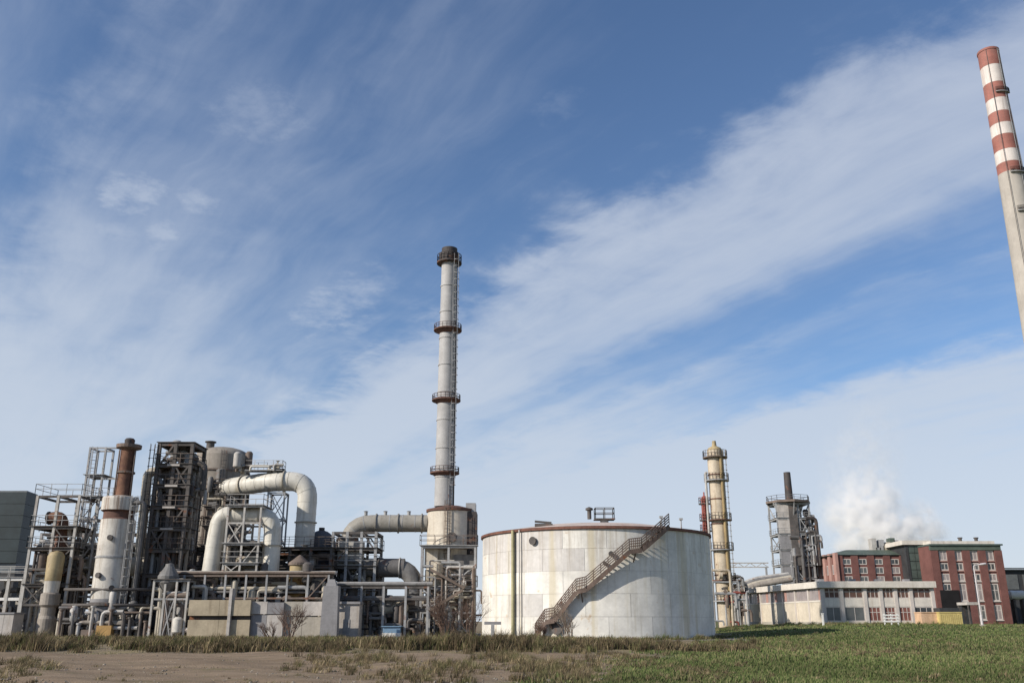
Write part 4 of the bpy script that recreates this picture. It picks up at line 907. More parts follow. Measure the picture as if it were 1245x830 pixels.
rail_mb(MB(), [((l0 + l1) / 2 + math.sin(a) * 4.7, 200 - math.cos(a) * 4.7, zs[-1] + .75) for a in [i * math.pi / 4 for i in range(8)]], 1.1, .08, 1.8, True).build('handrail', 'steel_dark', d)
for i in range(6): 
    a = i * 1.05; MB().bar(((l0 + l1) / 2 + math.sin(a) * 4.5, 200 - math.cos(a) * 4.5, zs[-1] + .3), ((l0 + l1) / 2 + math.sin(a) * 3.2, 200 - math.cos(a) * 3.2, zs[-2] + .5), .2).build('strut', 'steel_grey', lt)
sx_ = xat(959, 600, LY)
MB().lathe([(1.0, zs[-1] + .8), (.85, zs[-1] + 1.5), (.74, zz(574, LY)), (.6, zz(574, LY)), (.6, zz(576, LY)), (.01, zz(576, LY))], (sx_, 200), 18).build('stack', 'stack_dark', lt)

# --- helper: window with frame, pane and mullion, facing -Y (front) or -X (side)
def window(root, a, b, z0, z1, pos, axis, mp='pane', mf='frame_white', mull=1, t=.1, transom=False, recess=.12):
    """a,b along the wall, pos = wall plane; frame proud, pane recessed"""
    def B(mb, u0, u1, v0, v1, d0, d1):
        if axis == 'y': mb.bb(u0, u1, pos + d0, pos + d1, v0, v1)
        else: mb.bb(pos + d0, pos + d1, u0, u1, v0, v1)
        return mb
    mb = MB(); d0, d1 = -.07, .05
    B(mb, a, a + t, z0, z1, d0, d1); B(mb, b - t, b, z0, z1, d0, d1); B(mb, a + t, b - t, z0, z0 + t, d0, d1); B(mb, a + t, b - t, z1 - t, z1, d0, d1)
    for k in range(mull): c = a + (b - a) * (k + 1) / (mull + 1); B(mb, c - t * .3, c + t * .3, z0 + t, z1 - t, d0 + .02, d1)
    if transom: c = z0 + (z1 - z0) * .62; B(mb, a + t, b - t, c - t * .3, c + t * .3, d0 + .03, d1 - .01)
    o = mb.build('window', mf, root)
    B(MB(), a + t * .5, b - t * .5, z0 + t * .5, z1 - t * .5, -.015, .02).build('pane', mp, o)
    return o

# --- low white two-storey building
WY = 140.0; wx0, wx1 = gx(1003, WY), gx(1140, WY); wb = gz(wx0 + 8, WY) - .15; WD = 34.0
wh = thing('white_office', 'low white two storey office block with brown windows and deep fascia', 'building', ((wx0 + wx1) / 2, WY, wb))
ze = zz(707, WY); zf = zz(714, WY)
mx = gx(902, 174)
sk = (mx - wx0) / WD                                            # side wall runs away, slightly to the left
def sidep(t, z, o=0.0): return (wx0 + sk * WD * t - o, WY + WD * t, z)
def quad_slab(root, name, m, t0, t1, z0, z1, o=0.0, th=.3):
    vs = [sidep(t0, z0, o), sidep(t0, z0, o - th), sidep(t1, z0, o - th), sidep(t1, z0, o)]
    vs += [(x, y, z1) for x, y, _ in vs]
    return MB().add(vs, [(0, 1, 2, 3), (7, 6, 5, 4), (0, 4, 5, 1), (1, 5, 6, 2), (2, 6, 7, 3), (3, 7, 4, 0)]).build(name, m, root)
vs = [sidep(0, wb, -.31), (wx1 - .05, WY + .31, wb), (wx1 - .05, WY + WD, wb), sidep(1, wb, -.31)]; vs[0] = (vs[0][0], WY + .31, wb)
vs += [(x, y, ze - .1) for x, y, _ in vs]
MB().add(vs, [(0, 1, 5, 4), (1, 2, 6, 5), (2, 3, 7, 6), (3, 0, 4, 7), (4, 5, 6, 7)]).build('wall', 'wall_cream', wh)
for k in range(7):
    quad_slab(wh, 'wall_panel', 'wall_cream', k / 7 + .001, (k + 1) / 7 - .001, wb - .3, zz(730, WY), 0, .3)
    quad_slab(wh, 'pilaster', 'frame_white', k / 7 - .006, k / 7 + .006, wb - .3, zf - .02, .08, .37) if k else None
for k in range(7):
    w_ = quad_slab(wh, 'window', 'frame_white', k / 7 + .012, (k + 1) / 7 - .012, zz(730, WY) + .02, zf - .05, -.12, .1)
    for j in range(4):
        a = k / 7 + .016 + j * .029; quad_slab(wh, 'pane', 'pane_pale' if (k + j) % 5 else 'brick_pink', a, a + .026, zz(730, WY) + .16, zf - .18, -.08, .08).parent = w_
quad_slab(wh, 'fascia', 'fascia', -.012, 1.01, zf, ze, .55, .5)
quad_slab(wh, 'sill_band', 'fascia', 0, 1, zz(731, WY), zz(729, WY), .06, .4)
quad_slab(wh, 'plinth', 'concrete', 0, 1, wb - .3, wb + .6, .05, .3)
MB().bb(wx0 - .55, wx1 + .3, WY - .55, WY - .05, zf, ze).build('fascia', 'fascia', wh)
mb = MB(); rv = [(wx0 - .5, WY - .5), (wx1 + .3, WY - .5), (wx1 + .3, WY + WD), (wx0 + sk * WD - .5, WY + WD)]
mb.add([(x, y, ze - .05) for x, y in rv] + [(x, y, ze + .08) for x, y in rv], [(3, 2, 1, 0), (4, 5, 6, 7), (0, 1, 5, 4), (1, 2, 6, 5), (2, 3, 7, 6), (3, 0, 4, 7)]).build('roof', 'fascia', wh)
cols = [1003.5, 1026.5, 1055.5, 1075, 1093, 1112, 1138.5]
zu0, zu1, zl0, zl1 = zz(727, WY), zf, zz(755, WY), zz(737, WY)
for c in cols: MB().bb(gx(c, WY) - .25, gx(c, WY) + .25, WY - .1, WY + .3, wb - .2, zf - .002).build('pilaster', 'frame_white', wh)
for i, (a, b) in enumerate(zip(cols[:-1], cols[1:])):
    xa, xb = gx(a, WY) + .26, gx(b, WY) - .26
    MB().bb(xa, xb, WY, WY + .3, zl1, zu0 - .002).build('spandrel', 'fascia', wh)
    MB().bb(xa, xb, WY + .02, WY + .3, wb - .2, zl0 - .002).build('plinth', 'wall_cream', wh)
    window(wh, xa, xb, zu0, zu1, WY + .12, 'y', 'panel_brown', 'frame_white', 2, .14, True)
    window(wh, xa, xb, zl0, zl1, WY + .12, 'y', ('pane_grey', 'pane_grey', 'panel_red', 'panel_red', 'panel_red', 'pane')[i], 'frame_white', 1 if i < 2 else 2, .14, i >= 2)
for px in (1012, 1052, 1084, 1120): MB().bb(gx(px, WY) - .4, gx(px, WY) + .4, WY + 3, WY + 4, ze + .09, ze + .55).build('roof_vent', 'concrete_grey', wh)
MB().bb(gx(1084, WY), gx(1110, WY), WY - 1.2, WY - .12, zl0 - .9, zl0 - .6).build('canopy_step', 'concrete_pale', wh)

# --- white railing posts in front of the office
for px, lab in ((1001, 'short white post standing in grass at corner of the office'), (1084, 'white slatted barrier standing in grass before the office door')):
    x = gx(px, 128); zb0 = gz(x, 128)
    p_ = thing('white_post' if px < 1050 else 'white_barrier', lab, 'post' if px < 1050 else 'barrier', (x, 128, zb0))
    if px < 1050:
        MB().bar((x, 128, zb0 - .1), (x, 128, zb0 + 1.5), .22).build('shaft', 'white_paint', p_); MB().box((x, 128, zb0 + 1.55), (.3, .3, .1)).build('cap', 'white_paint', p_)
    else:
        for k in (-.9, 0, .9): MB().bar((x + k, 128, zb0 - .1), (x + k, 128, zb0 + 1.5), .14).build('post', 'white_paint', p_)
        for k in (.5, .9, 1.3): MB().bar((x - 1.1, 127.9, zb0 + k), (x + 1.1, 127.9, zb0 + k), .06, .2).build('rail', 'white_paint', p_)

# --- red brick works, three volumes
BY2 = 190.0; ax0, ax1 = gx(1025, BY2), gx(1112, BY2); bb_ = gz(ax0, BY2) - .2
bl = thing('brick_wing', 'lower red brick wing with pale pilasters and green roof', 'building', ((ax0 + ax1) / 2, BY2, bb_))
zt = zz(675, BY2); lx, lyy = gx(978, 213), 213.0
vs = [(ax0, BY2), (ax1, BY2), (ax1, BY2 + 24), (lx, lyy)]
MB().add([(x, y, bb_) for x, y in vs] + [(x, y, zt) for x, y in vs], [(0, 1, 5, 4), (1, 2, 6, 5), (2, 3, 7, 6), (3, 0, 4, 7), (4, 5, 6, 7)]).build('wall', 'brick', bl)
for k in range(8):                                             # pale piers along the receding side
    t = k / 7.5 + .01; px_, py_ = ax0 + (lx - ax0) * t, BY2 + (lyy - BY2) * t
    ang = math.atan2(lyy - BY2, lx - ax0); MB().box((px_ - .15, py_ - .12, (bb_ + zt) / 2 + .2), (1.35, .6, zt - bb_ + .7), ang).build('pilaster', 'brick_pink', bl)
for k in range(7):
    t = (k + .56) / 7.5; px_, py_ = ax0 + (lx - ax0) * t, BY2 + (lyy - BY2) * t
    for q in (.55, .8): 
        o = MB().box((px_, py_, bb_ + (zt - bb_) * q), (1.3, .3, 1.9), ang).build('window', 'frame_white', bl); MB().box((px_ - .03, py_ - .02, bb_ + (zt - bb_) * q), (1.05, .32, 1.6), ang).build('pane', 'pane_pale', o)
for c in (1028, 1047, 1067, 1087, 1107): MB().bb(gx(c, BY2) - .7, gx(c, BY2) + .7, BY2 - .25, BY2 - .003, bb_, zt + .1).build('pilaster', 'brick', bl)
for c in (1037.5, 1057, 1077, 1097):
    for p0, p1 in ((686, 679), (697, 689), (707, 700)):
        window(bl, gx(c - 5, BY2), gx(c + 5, BY2), zz(p0, BY2), zz(p1, BY2), BY2, 'y', RNG.choice(['pane_pale', 'pane', 'pane_grey']), 'frame_white', 1, .16)
MB().add([(ax0 - .4, BY2 - .4, zt + .12), (ax1, BY2 - .4, zt + .12), (ax1, BY2 + 12, zt + .12), (ax0 - 2, BY2 + 12, zt + .12), (ax0 + 4, BY2 + 5, zt + 1.5), (ax1, BY2 + 5, zt + 1.5)],
         [(0, 1, 5, 4), (1, 2, 5), (2, 3, 4, 5), (3, 0, 4), (3, 2, 1, 0)]).build('roof', 'green_roof', bl)
g = random.Random(2)
for k in range(9):
    x = gx(1072 + k * 4.6, BY2 + 6); h = g.uniform(1.2, 3.4)
    MB().bb(x - .5, x + .5, BY2 + 5, BY2 + 7, zt + .2, zt + .6 + h).build('roof_unit', g.choice(['steel_pale', 'cream_duct', 'steel_grey', 'green_roof']), bl)

cy0 = 187.0; c0, c1 = gx(1112.5, cy0), gx(1141, cy0)
bc = thing('green_stair_block', 'dark green clad tower section between two red brick parts', 'building', ((c0 + c1) / 2, cy0, bb_))
zt = zz(662, cy0)
MB().bb(c0, c1, cy0, cy0 + 16, bb_, zt).build('core', 'dark_shed', bc)
for k in range(8):
    a, b = zz(745, cy0) + (zt - zz(745, cy0)) * k / 8, zz(745, cy0) + (zt - zz(745, cy0)) * (k + 1) / 8
    for j in range(3):
        xa, xb = c0 + .5 + (c1 - c0 - 1) * j / 3, c0 + .5 + (c1 - c0 - 1) * (j + 1) / 3
        MB().bb(xa + .05, xb - .05, cy0 - .12, cy0 - .003, a + .12, b).build('cladding_panel', 'green_clad', bc)
MB().bb(c0 - .1, c0 + .45, cy0 - .2, cy0 - .004, bb_, zt).build('edge_strip', 'dark_shed', bc)
MB().bb(c0 - .8, c1 + .4, cy0 - .6, cy0 + 16, zt + .003, zt + .85).build('roof_slab', 'fascia', bc)

ry0 = 182.0; r0_, r1_ = gx(1141.5, ry0), gx(1229.5, ry0)
bri = thing('brick_block', 'tall red brick block with columns of pale windows and roof vents', 'building', ((r0_ + r1_) / 2, ry0, bb_))
zt = zz(663, ry0)
MB().bb(r0_, r1_, ry0, ry0 + 26, bb_, zt).build('wall', 'brick', bri)
wc = [1158, 1176, 1195.5, 1215.5]
for c in (1146.5, 1167, 1185.8, 1205.5, 1226): MB().bb(gx(c, ry0) - .75, gx(c, ry0) + .75, ry0 - .35, ry0 - .003, bb_, zt - .9).build('pilaster', 'brick', bri)
for c in wc:
    for p0, p1, mm in ((681, 669, 'pane_pale'), (693, 684, 'pane'), (706, 697, 'pane_pale'), (730, 709, 'pane_pale'), (753, 735, 'pane_pale')):
        mm = RNG.choice([mm, mm, 'pane', 'pane_grey'])
        window(bri, gx(c - 5, ry0), gx(c + 5, ry0), zz(p0, ry0), zz(p1, ry0), ry0, 'y', mm, 'frame_white', 1, .2, p0 - p1 > 12)
        MB().bb(gx(c - 5.6, ry0), gx(c + 5.6, ry0), ry0 - .2, ry0 - .002, zz(p0, ry0) - .2, zz(p0, ry0) - .01).build('sill', 'frame_white' if p0 > 700 else 'brick_pink', bri)
MB().bb(r0_ + .02, r1_ + .02, ry0 - .42, ry0 - .004, zt - .88, zt - .02).build('cornice', 'green_roof', bri)
MB().bb(r0_ - .1, r1_ + .4, ry0 - .7, ry0 + 26, zt, zt + .3).build('roof_edge', 'green_clad', bri)
MB().bb(r0_ + 1, r1_ - .3, ry0 + 1, ry0 + 25, zt + .3, zt + 1.0).build('roof', 'fascia', bri)
for px in (1182, 1202): MB().lathe([(.35, zt + .9), (.35, zt + 2.1), (.5, zt + 2.1), (.5, zt + 2.3), (.01, zt + 2.35)], (gx(px, 190), 190), 10).build('roof_vent', 'steel_dark', bri)
for c in (1163.5, 1202): MB().tube([(gx(c, ry0), ry0 - .12, bb_), (gx(c, ry0), ry0 - .12, zt - .9)], .09, 8).build('drainpipe', 'steel_grey', bri)
MB().bb(gx(1147, ry0), gx(1170, ry0), ry0 - .5, ry0 - .36, bb_, zz(717, ry0)).build('dark_gate', 'black_opening', bri)

ex = thing('entrance_canopy', 'small pale flat canopy on posts before the brick block', 'canopy', (gx(1183, 172), 172, gbase(1183, 172)))
x0, x1 = gx(1176, 172), gx(1191, 172); zc = zz(735, 172)
MB().bb(x0, x1, 171, 175, zc, zc + .5).build('slab', 'concrete_pale', ex)
for x in (x0 + .2, x1 - .2):
    for y in (171.2, 174.8): MB().bar((x, y, .4), (x, y, zc), .2).build('post', 'steel_dark', ex)
MB().bb(x0 + .3, x1 - .3, 174, 175.5, .4, zc - .01).build('back_wall', 'dark_shed', ex)

for nm, lab, a, b, p0, Y, m in (('yellow_container', 'yellow shipping container with dark tarpaulin on top', 1143.5, 1171, 748, 135, 'container_yellow'), ('peach_container', 'peach coloured container beside the yellow one', 1121, 1141.5, 751, 136, 'container_peach')):
    b0 = gbase(a, Y) - .05; k = thing(nm, lab, 'container', (gx((a + b) / 2, Y), Y, b0)); xa, xb, zt = gx(a, Y), gx(b, Y), max(zz(p0, Y), b0 + 1.7)
    MB().bb(xa + .05, xb - .05, Y, Y + 2.3, b0, zt).build('body', m, k)
    n = 12
    for i in range(n):
        x = xa + (xb - xa) * (i + .5) / n; MB().bb(x - .1, x + .1, Y - .05, Y - .001, b0 + .15, zt - .12).build('rib', m, k)
    MB().bb(xa, xb, Y - .07, Y + 2.37, zt + .001, zt + .14).build('top_rail', m, k)
    if 'yellow' in nm: MB().bb(xa + .2, xb - .2, Y + .1, Y + 2.2, zt + .141, zt + .7).build('tarpaulin', 'dark_shed', k)

# dark shed beyond the brick block
dxs = gx(1224, 215)
ds = thing('dark_shed', 'black industrial shed with sloped roof behind the tall brick block', 'building', (dxs, 215, 1))
MB().bb(dxs, dxs + 26, 215, 240, .5, zz(692, 215)).build('wall', 'dark_shed', ds)
MB().add([(dxs - .5, 214, zz(692, 215)), (dxs + 27, 214, zz(692, 215)), (dxs + 27, 241, zz(684, 215)), (dxs - .5, 241, zz(684, 215)), (dxs - .5, 214, zz(690, 215)), (dxs + 27, 214, zz(690, 215)), (dxs + 27, 241, zz(682, 215)), (dxs - .5, 241, zz(682, 215))],
         [(3, 2, 1, 0), (4, 5, 6, 7), (0, 1, 5, 4), (1, 2, 6, 5), (2, 3, 7, 6), (3, 0, 4, 7)]).build('roof', 'slate_low', ds)
for k in range(6): MB().bb(dxs + 1.3 + k * 4, dxs + 4.1 + k * 4, 214.85, 214.99, zz(716, 215), zz(698, 215)).build('window', 'pane_grey', ds)
wt = thing('white_drum', 'white horizontal drum on stand before black shed', 'drum', (gx(1236, 190), 190, 1))
MB().tube([(gx(1231, 190), 190, zz(723, 190)), (gx(1233, 190), 190, zz(723, 190)), (gx(1250, 190), 190, zz(723, 190)), (gx(1252, 190), 190, zz(723, 190))], [.5, .9, .9, .5], 16).build('body', 'white_paint', wt)
for px in (1236, 1247): MB().bb(gx(px, 190) - .2, gx(px, 190) + .2, 189.4, 190.6, .5, zz(726, 190)).build('saddle', 'steel_dark', wt)

# --- street lamp
sx0 = xat(1191.5, 740, 118); sb0 = gz(sx0, 118)
sl = thing('street_lamp', 'pale grey street lamp with short arm on the grass', 'street lamp', (sx0, 118, sb0))
zt = zz(690, 118)
MB().lathe([(.16, sb0 - .1), (.16, sb0 + 1.3), (.1, sb0 + 1.35), (.075, zt)], (sx0, 118), 12).build('pole', 'lamp_steel', sl)
MB().tube(fillet([(sx0, 118, zt - .1), (sx0, 118, zt + .32), (sx0 + 1.1, 117.9, zt + .45)], .3), .06, 8).build('arm', 'lamp_steel', sl)
MB().tube([(sx0 + .7, 117.9, zt + .42), (sx0 + .9, 117.9, zt + .44), (sx0 + 1.5, 117.9, zt + .5), (sx0 + 1.65, 117.9, zt + .5)], [.06, .13, .15, .04], 10).build('lamp_head', 'lamp_steel', sl)
MB().box((sx0, 118, sb0 + .05), (.5, .5, .3)).build('base', 'concrete', sl)
# --- small T shaped sign stand before the tank
tx_ = xat(599, 765, 84); tb = gz(tx_, 84)
ts = thing('sign_stand', 'small grey T shaped board on post at left foot of tank', 'sign', (tx_, 84, tb))
MB().bar((tx_, 84, tb - .1), (tx_, 84, zz(758, 84)), .3).build('post', 'steel_grey', ts)
MB().box((tx_, 84, zz(757, 84)), (1.5, .25, .26)).build('board', 'concrete_grey', ts)

# ================================================================== VEGETATION
def blade_mat(name, rough=.8, trans=.25):
    m = bpy.data.materials.new(name); m.use_nodes = True; t = NT(m.node_tree)
    c = t.n('ShaderNodeAttribute', attribute_name='tint').outputs['Color']
    b = t.n('ShaderNodeBsdfPrincipled', i={'Base Color': c, 'Roughness': rough, 'Specular IOR Level': .2})
    tr = t.n('ShaderNodeBsdfTranslucent', i={0: c})
    mx = t.n('ShaderNodeMixShader', i={0: trans, 1: b.outputs[0], 2: tr.outputs[0]})
    t.n('ShaderNodeOutputMaterial', i={0: mx.outputs[0]}); return m
GM = blade_mat('grass_blade')
NR = np.random.default_rng(4)
def blades(name, x, y, h, wd_, cols, lean=.45, wind=(.12, .05)):
    """bent two-segment blades: 5 points, 3 triangles each; tint varies per blade"""
    n = len(x); z = ground_z(x, y); a = NR.uniform(0, 2 * np.pi, n); l = NR.uniform(.05, 1, n) * lean
    dxy = np.stack([np.cos(a), np.sin(a)], 1); la = NR.uniform(0, 2 * np.pi, n)
    ln = np.stack([np.cos(la) * l + wind[0], np.sin(la) * l + wind[1]], 1) * h[:, None]
    P = np.zeros((n, 5, 3)); w2 = (wd_ / 2)[:, None]; base = np.stack([x, y], 1)
    P[:, 0, :2] = base - dxy * w2; P[:, 1, :2] = base + dxy * w2
    P[:, 2, :2] = base + ln * .4 - dxy * w2 * .75; P[:, 3, :2] = base + ln * .4 + dxy * w2 * .75
    P[:, 4, :2] = base + ln
    P[:, 0, 2] = P[:, 1, 2] = z - .02; P[:, 2, 2] = P[:, 3, 2] = z + h * .6; P[:, 4, 2] = z + h
    me = bpy.data.meshes.new(name); me.vertices.add(n * 5); me.vertices.foreach_set('co', P.reshape(-1))
    idx = (np.arange(n) * 5)[:, None] + np.array([[0, 1, 3, 0, 3, 2, 2, 3, 4]]); idx = idx.reshape(-1)
    me.loops.add(len(idx)); me.loops.foreach_set('vertex_index', idx.astype(np.int32))
    me.polygons.add(n * 3); me.polygons.foreach_set('loop_start', np.arange(0, n * 9, 3, dtype=np.int32)); me.polygons.foreach_set('loop_total', np.full(n * 3, 3, np.int32))
    me.update(calc_edges=True)
    at_ = me.attributes.new('tint', 'FLOAT_COLOR', 'POINT')
    cc = np.concatenate([np.repeat(cols, 5, 0), np.ones((n * 5, 1))], 1); at_.data.foreach_set('color', cc.reshape(-1).astype(np.float32))
    me.materials.append(GM); o = bpy.data.objects.new(name, me); COL.objects.link(o); o['kind'] = 'stuff'; return o
def vnoise(x, y, s, seed=0):
    """smooth value noise"""
    g = np.random.default_rng(seed).random((97, 97)); u, v_ = x / s, y / s; i, j = np.floor(u).astype(int), np.floor(v_).astype(int); fu, fv = u - i, v_ - j
    fu, fv = fu * fu * (3 - 2 * fu), fv * fv * (3 - 2 * fv); G = lambda a, b: g[a % 97, b % 97]
    return (G(i, j) * (1 - fu) + G(i + 1, j) * fu) * (1 - fv) + (G(i, j + 1) * (1 - fu) + G(i + 1, j + 1) * fu) * fv
def tints(n, pal, var=.25):
    pal = np.array(pal); c = pal[NR.integers(0, len(pal), n)]; return c * (1 + NR.uniform(-var, var, (n, 1)))
GREEN = [(.10, .135, .042), (.115, .15, .05), (.14, .16, .06), (.085, .115, .036), (.18, .17, .08)]
STRAW = [(.30, .235, .135), (.25, .195, .115), (.36, .295, .18), (.19, .145, .085), (.17, .145, .07)]
BROWN = [(.125, .092, .055), (.155, .118, .07), (.095, .07, .045), (.2, .155, .09), (.10, .10, .042)]
# lawn: distance drawn so that blades per picture area stay even
n = 330000
y = 1 / NR.uniform(1 / 138.0, 1 / 22.0, n); x = NR.uniform(-.62, .62, n) * y
e = x - green_edge(y) + (vnoise(x, y, 2.5, 1) - .5) * 5 + (vnoise(x, y, 8, 2) - .5) * 6
k = (e > NR.uniform(-1.4, 1.0, n)) & (((x - TC[0]) ** 2 + (y - TC[1]) ** 2) > 13 ** 2) & ~((y > 84) & (x < 22))
x, y = x[k], y[k]; n = len(x); patch = vnoise(x, y, 1.7, 3); big_p = vnoise(x, y, 9, 4)
h = NR.uniform(.05, .17, n) * (.6 + .9 * patch) * (1 + .25 * (y > 60)); c = tints(n, GREEN)
dry = (NR.random(n) < .04 + .36 * sm(.5, .78, big_p)); c[dry] = c[dry] * .5 + tints(int(dry.sum()), STRAW) * .4
c *= (.72 + .5 * vnoise(x, y, 4, 6))[:, None]
blades('lawn_grass', x, y, h, .012 + .0011 * y * NR.uniform(.5, 1.2, n), c)
# tall dry weeds along the far edge of the track, growing in domed clumps
def clumps(name, cx_, cy_, hh, rad, per, pals, lean=.5, width=(.018, .05)):
    n = len(cx_) * per; k = np.repeat(np.arange(len(cx_)), per); u = np.abs(NR.normal(size=n)) * .6; a = NR.uniform(0, 2 * np.pi, n)
    ox, oy = np.cos(a) * u * rad[k], np.sin(a) * u * rad[k]; x, y = cx_[k] + ox, cy_[k] + oy
    h = hh[k] * np.clip(1.05 - .5 * u, .25, 1.1) * NR.uniform(.45, 1.05, n); c = np.zeros((n, 3))
    for q, pal in enumerate(pals):
        m_ = (k % 97 * 7 % len(pals)) == q; c[m_] = tints(int(m_.sum()), pal, .2)
    c *= (.75 + .5 * np.random.default_rng(5).random(len(cx_)))[k][:, None]
    return blades(name, x, y, h, NR.uniform(width[0], width[1], n), c, lean)
nc = 1500
y = 53.6 + np.abs(NR.normal(0, 1, nc)) * 6.0; x = NR.uniform(-46, 20, nc)
k = (y < 80) & (x < green_edge(y) + 4) & (vnoise(x, y, 3.0, 7) > .16 + .14 * (x > 2)); x, y = x[k], y[k]; nc = len(x)
hh = NR.uniform(.25, .95, nc) * (.6 + .8 * vnoise(x, y, 4, 9)) * np.where(x > 2, .7, 1.0)
clumps('dry_weeds', x, y, hh, NR.uniform(.35, 1.0, nc), 100, [BROWN, BROWN, BROWN + STRAW, [(.10, .11, .04), (.13, .12, .055), (.17, .14, .075)], BROWN, STRAW + BROWN], .65, (.02, .055))
# scrubby weeds through the lawn and along the foot of the buildings
nc = 420; y = 1 / NR.uniform(1 / 125.0, 1 / 25.0, nc); x = NR.uniform(0, .6, nc) * y; k = (x > green_edge(y) - 1) & (vnoise(x, y, 7, 23) > .5); x, y = x[k], y[k]
fx_ = NR.uniform(27, 80, 260); fy_ = 136.5 + NR.normal(size=260) * 1.2; fx_, fy_ = fx_[(fx_ < 62) | (fy_ < 133)], fy_[(fx_ < 62) | (fy_ < 133)]
tz = NR.uniform(-1.3, 1.3, 90); bx_, by_ = TC[0] + np.sin(tz) * (TR + .7), TC[1] - np.cos(tz) * (TR + .7)
hh = np.concatenate([NR.uniform(.1, .3, len(x)), NR.uniform(.25, .75, len(fx_)), NR.uniform(.25, .7, 90)]); x = np.concatenate([x, fx_, bx_]); y = np.concatenate([y, fy_, by_]); nc = len(x)
clumps('scrub_weeds', x, y, hh, .2 + hh, 70, [BROWN, GREEN, [(.13, .13, .055), (.17, .15, .075)], GREEN, STRAW], .7, (.015, .05))
# thin dry grass between the weeds and the plant
n = 42000; y = NR.uniform(70, 93, n); x = NR.uniform(-55, 10, n); k = (vnoise(x, y, 3, 11) > .3) & (((x - TC[0]) ** 2 + (y - TC[1]) ** 2) > 12.9 ** 2); x, y = x[k], y[k]; n = len(x)
c = tints(n, BROWN + STRAW); k = NR.random(n) < .3; c[k] = tints(int(k.sum()), GREEN)
blades('rough_grass', x, y, NR.uniform(.15, .5, n), NR.uniform(.04, .09, n), c, .5)
# straw tufts scattered over the near track and its edges
tuf = []
for (px, py, sxx, num, hh) in ((35, 815, 40, 26, .45), (150, 822, 60, 10, .22), (400, 806, 60, 34, .5), (455, 800, 40, 24, .55), (500, 822, 60, 30, .4), (560, 815, 60, 36, .5), (610, 800, 40, 26, .6), (660, 812, 60, 46, .5), (700, 822, 50, 40, .4), (300, 826, 90, 12, .2), (610, 775, 30, 14, .9), (560, 785, 40, 14, .6), (760, 800, 60, 30, .4), (820, 815, 70, 30, .35), (1080, 790, 90, 40, .35), (920, 780, 90, 40, .4), (1200, 810, 60, 20, .3)):
    for _ in range(int(num * 1.9)):
        q, r_ = px + NR.normal() * sxx * .5, py + NR.normal() * 6; r_ = max(r_, 772); Yd = 1.7 * 1143 / (r_ - 757); tuf.append((gx(q, Yd), Yd, hh * NR.uniform(.4, 1.1)))
tuf = np.array(tuf)
clumps('straw_tufts', tuf[:, 0], tuf[:, 1], tuf[:, 2] * .95, .2 + .55 * tuf[:, 2], 70, [STRAW, BROWN, STRAW + BROWN, BROWN, [(.13, .13, .055), (.17, .15, .075)]], .75, (.008, .03))
# short sparse stubble on the bare earth
n = 60000; y = 1 / NR.uniform(1 / 54.0, 1 / 22.0, n); x = NR.uniform(-.62, .15, n) * y
k = (vnoise(x, y * .6, 2.4, 12) + .4 * vnoise(x, y, .7, 13) > .93); x, y = x[k], y[k]; n = len(x)
blades('stubble', x, y, NR.uniform(.03, .14, n), NR.uniform(.012, .03, n), tints(n, STRAW + BROWN + GREEN[:2]), .8)
# clods and stones on the track
n = 2600; y = 1 / NR.uniform(1 / 54.0, 1 / 22.0, n); x = NR.uniform(-.6, .1, n) * y; mbv = []; mbf = []
for i in range(n):
    r_ = NR.uniform(.015, .055) * (1.6 if NR.random() < .06 else 1); z0 = gz(x[i], y[i]) + .08; o0 = len(mbv)
    for d_ in ((1, 0, 0), (-1, 0, 0), (0, 1, 0), (0, -1, 0), (0, 0, .8), (0, 0, -.5)): mbv.append((x[i] + d_[0] * r_ * NR.uniform(.6, 1.5), y[i] + d_[1] * r_ * NR.uniform(.6, 1.5), z0 + d_[2] * r_ * NR.uniform(.5, 1.3)))
    mbf += [tuple(o0 + q for q in t_) for t_ in ((0, 2, 4), (2, 1, 4), (1, 3, 4), (3, 0, 4), (2, 0, 5), (1, 2, 5), (3, 1, 5), (0, 3, 5))]
me = bpy.data.meshes.new('stones'); me.from_pydata(mbv, [], mbf); me.materials.append(M['gravel']); o = bpy.data.objects.new('stones', me); COL.objects.link(o); o['kind'] = 'stuff'

def shrub(name, label, px, Y, height, spread, m, seed, stems=7, depth=5):
    g = random.Random(seed); x0 = gx(px, Y); z0 = gz(x0, Y) - .05
    root = thing(name, label, 'shrub', (x0, Y, z0), None)
    trunk, tw_ = MB(), MB()
    def grow(p, d, ln, r, lev):
        q = p + d * ln; mid = p + d * ln * .5 + Vector((g.uniform(-1, 1), g.uniform(-1, 1), 0)) * ln * .08
        (trunk if lev == 0 else tw_).tube([p, mid, q], [r, r * .8, r * .62], 4 if lev else 6, False)
        if lev >= depth: return
        for _ in range(g.choice((2, 3, 3))):
            nd = (d + Vector((g.uniform(-1, 1), g.uniform(-1, 1), g.uniform(-.25, .7))) * .62).normalized()
            grow(p.lerp(q, g.uniform(.45, 1)), nd, ln * g.uniform(.55, .82), r * .58, lev + 1)
    for _ in range(stems):
        a = g.uniform(0, 6.28); t = g.uniform(.05, .55) * spread
        grow(Vector((x0 + math.cos(a) * .25, Y + math.sin(a) * .25, z0)), Vector((math.cos(a) * t, math.sin(a) * t, 1)).normalized(), height * g.uniform(.28, .42), .05, 0)
    trunk.build('stem', m, root); tw_.build('twigs', m, root)
shrub('bare_shrub', 'bare reddish brown shrub before the pale walls', 352, 88, 3.4, 1.0, 'twig', 1, 9)
shrub('bare_shrub', 'bare brown shrub before the foot of the flue stack', 543, 90, 4.6, .9, 'twig', 2, 10)
shrub('bare_shrub', 'bare twiggy shrub against the tank below its lower stair', 692, 84, 3.0, 1.0, 'twig_pale', 3, 8)
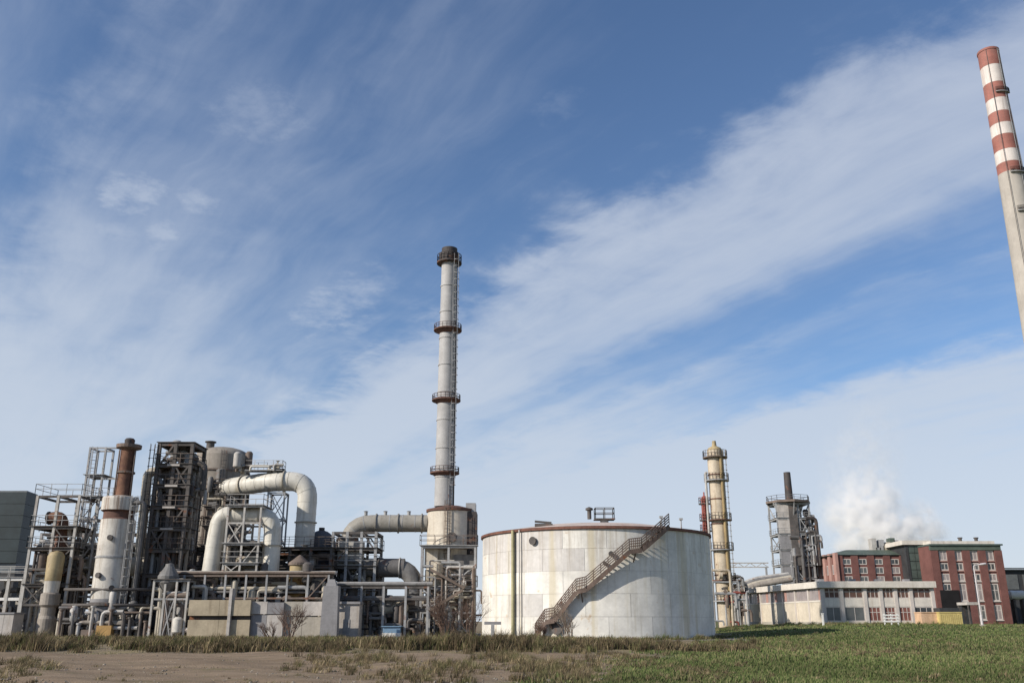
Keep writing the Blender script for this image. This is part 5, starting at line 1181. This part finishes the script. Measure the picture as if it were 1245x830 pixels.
shrub('bare_shrub', 'slim bare shrub between the flue stack and the white tank', 574, 89, 4.4, .6, 'twig', 4, 6)
shrub('bare_shrub', 'low bare shrub in front of the tan wall', 330, 87, 2.0, 1.1, 'twig', 5, 6)
shrub('bare_shrub', 'small bare shrub against the tank where the stair starts', 655, 85.5, 1.8, 1.2, 'twig', 6, 6)

# ================================================================== STEAM behind the brick works
sc_ = at(1066, 622, 235); x0 = sc_[0]; 
a, b = at(985, 690, 235), at(1150, 470, 235)
o = MB().bb(a[0], b[0], 222, 250, a[2], b[2]).build('steam', 'gravel'); o['kind'] = 'stuff'
m = bpy.data.materials.new('steam'); m.use_nodes = True; t = NT(m.node_tree)
pos = t.n('ShaderNodeNewGeometry').outputs['Position']
wn = t.n('ShaderNodeTexNoise', i={'Vector': pos, 'Scale': .11, 'Detail': 4.0}).outputs[1]
wv = t.n('ShaderNodeVectorMath', operation='MULTIPLY_ADD', i={0: wn, 1: (7, 7, 7), 2: t.n('ShaderNodeVectorMath', operation='ADD', i={0: pos, 1: (-3.5, -3.5, -3.5)}).outputs[0]}).outputs[0]
tot = None
for px, py, rx_, rz_, amp in ((1058, 630, 12, 9, .42), (1090, 646, 14, 5.5, .5), (1036, 612, 10, 10, .1), (1050, 570, 13, 14, .05), (1124, 632, 4, 6, .2), (1062, 525, 10, 13, .02), (1030, 636, 8, 8, .1), (1062, 600, 9, 9, .09), (1072, 664, 14, 4, .5)):
    c = at(px, py, 235)
    dv = t.n('ShaderNodeVectorMath', operation='SUBTRACT', i={0: wv, 1: c}).outputs[0]
    dv = t.n('ShaderNodeVectorMath', operation='DIVIDE', i={0: dv, 1: (rx_, 7.0, rz_)}).outputs[0]
    l = t.n('ShaderNodeVectorMath', operation='LENGTH', i={0: dv}).outputs['Value']
    s_ = t.ss(l, 1.1, .15, 0, amp); tot = s_ if tot is None else t.m('ADD', tot, s_)
fn = t.noise(pos, .32, 5, .62)
dn = t.m('MULTIPLY', tot, t.ss(fn, .38, .66, .02, 1.9))
pv = t.n('ShaderNodeVolumePrincipled', i={'Color': (.99, .985, .98, 1), 'Density': dn, 'Anisotropy': 0.0})
t.n('ShaderNodeOutputMaterial', i={1: pv.outputs[0]})
o.data.materials.clear(); o.data.materials.append(m)
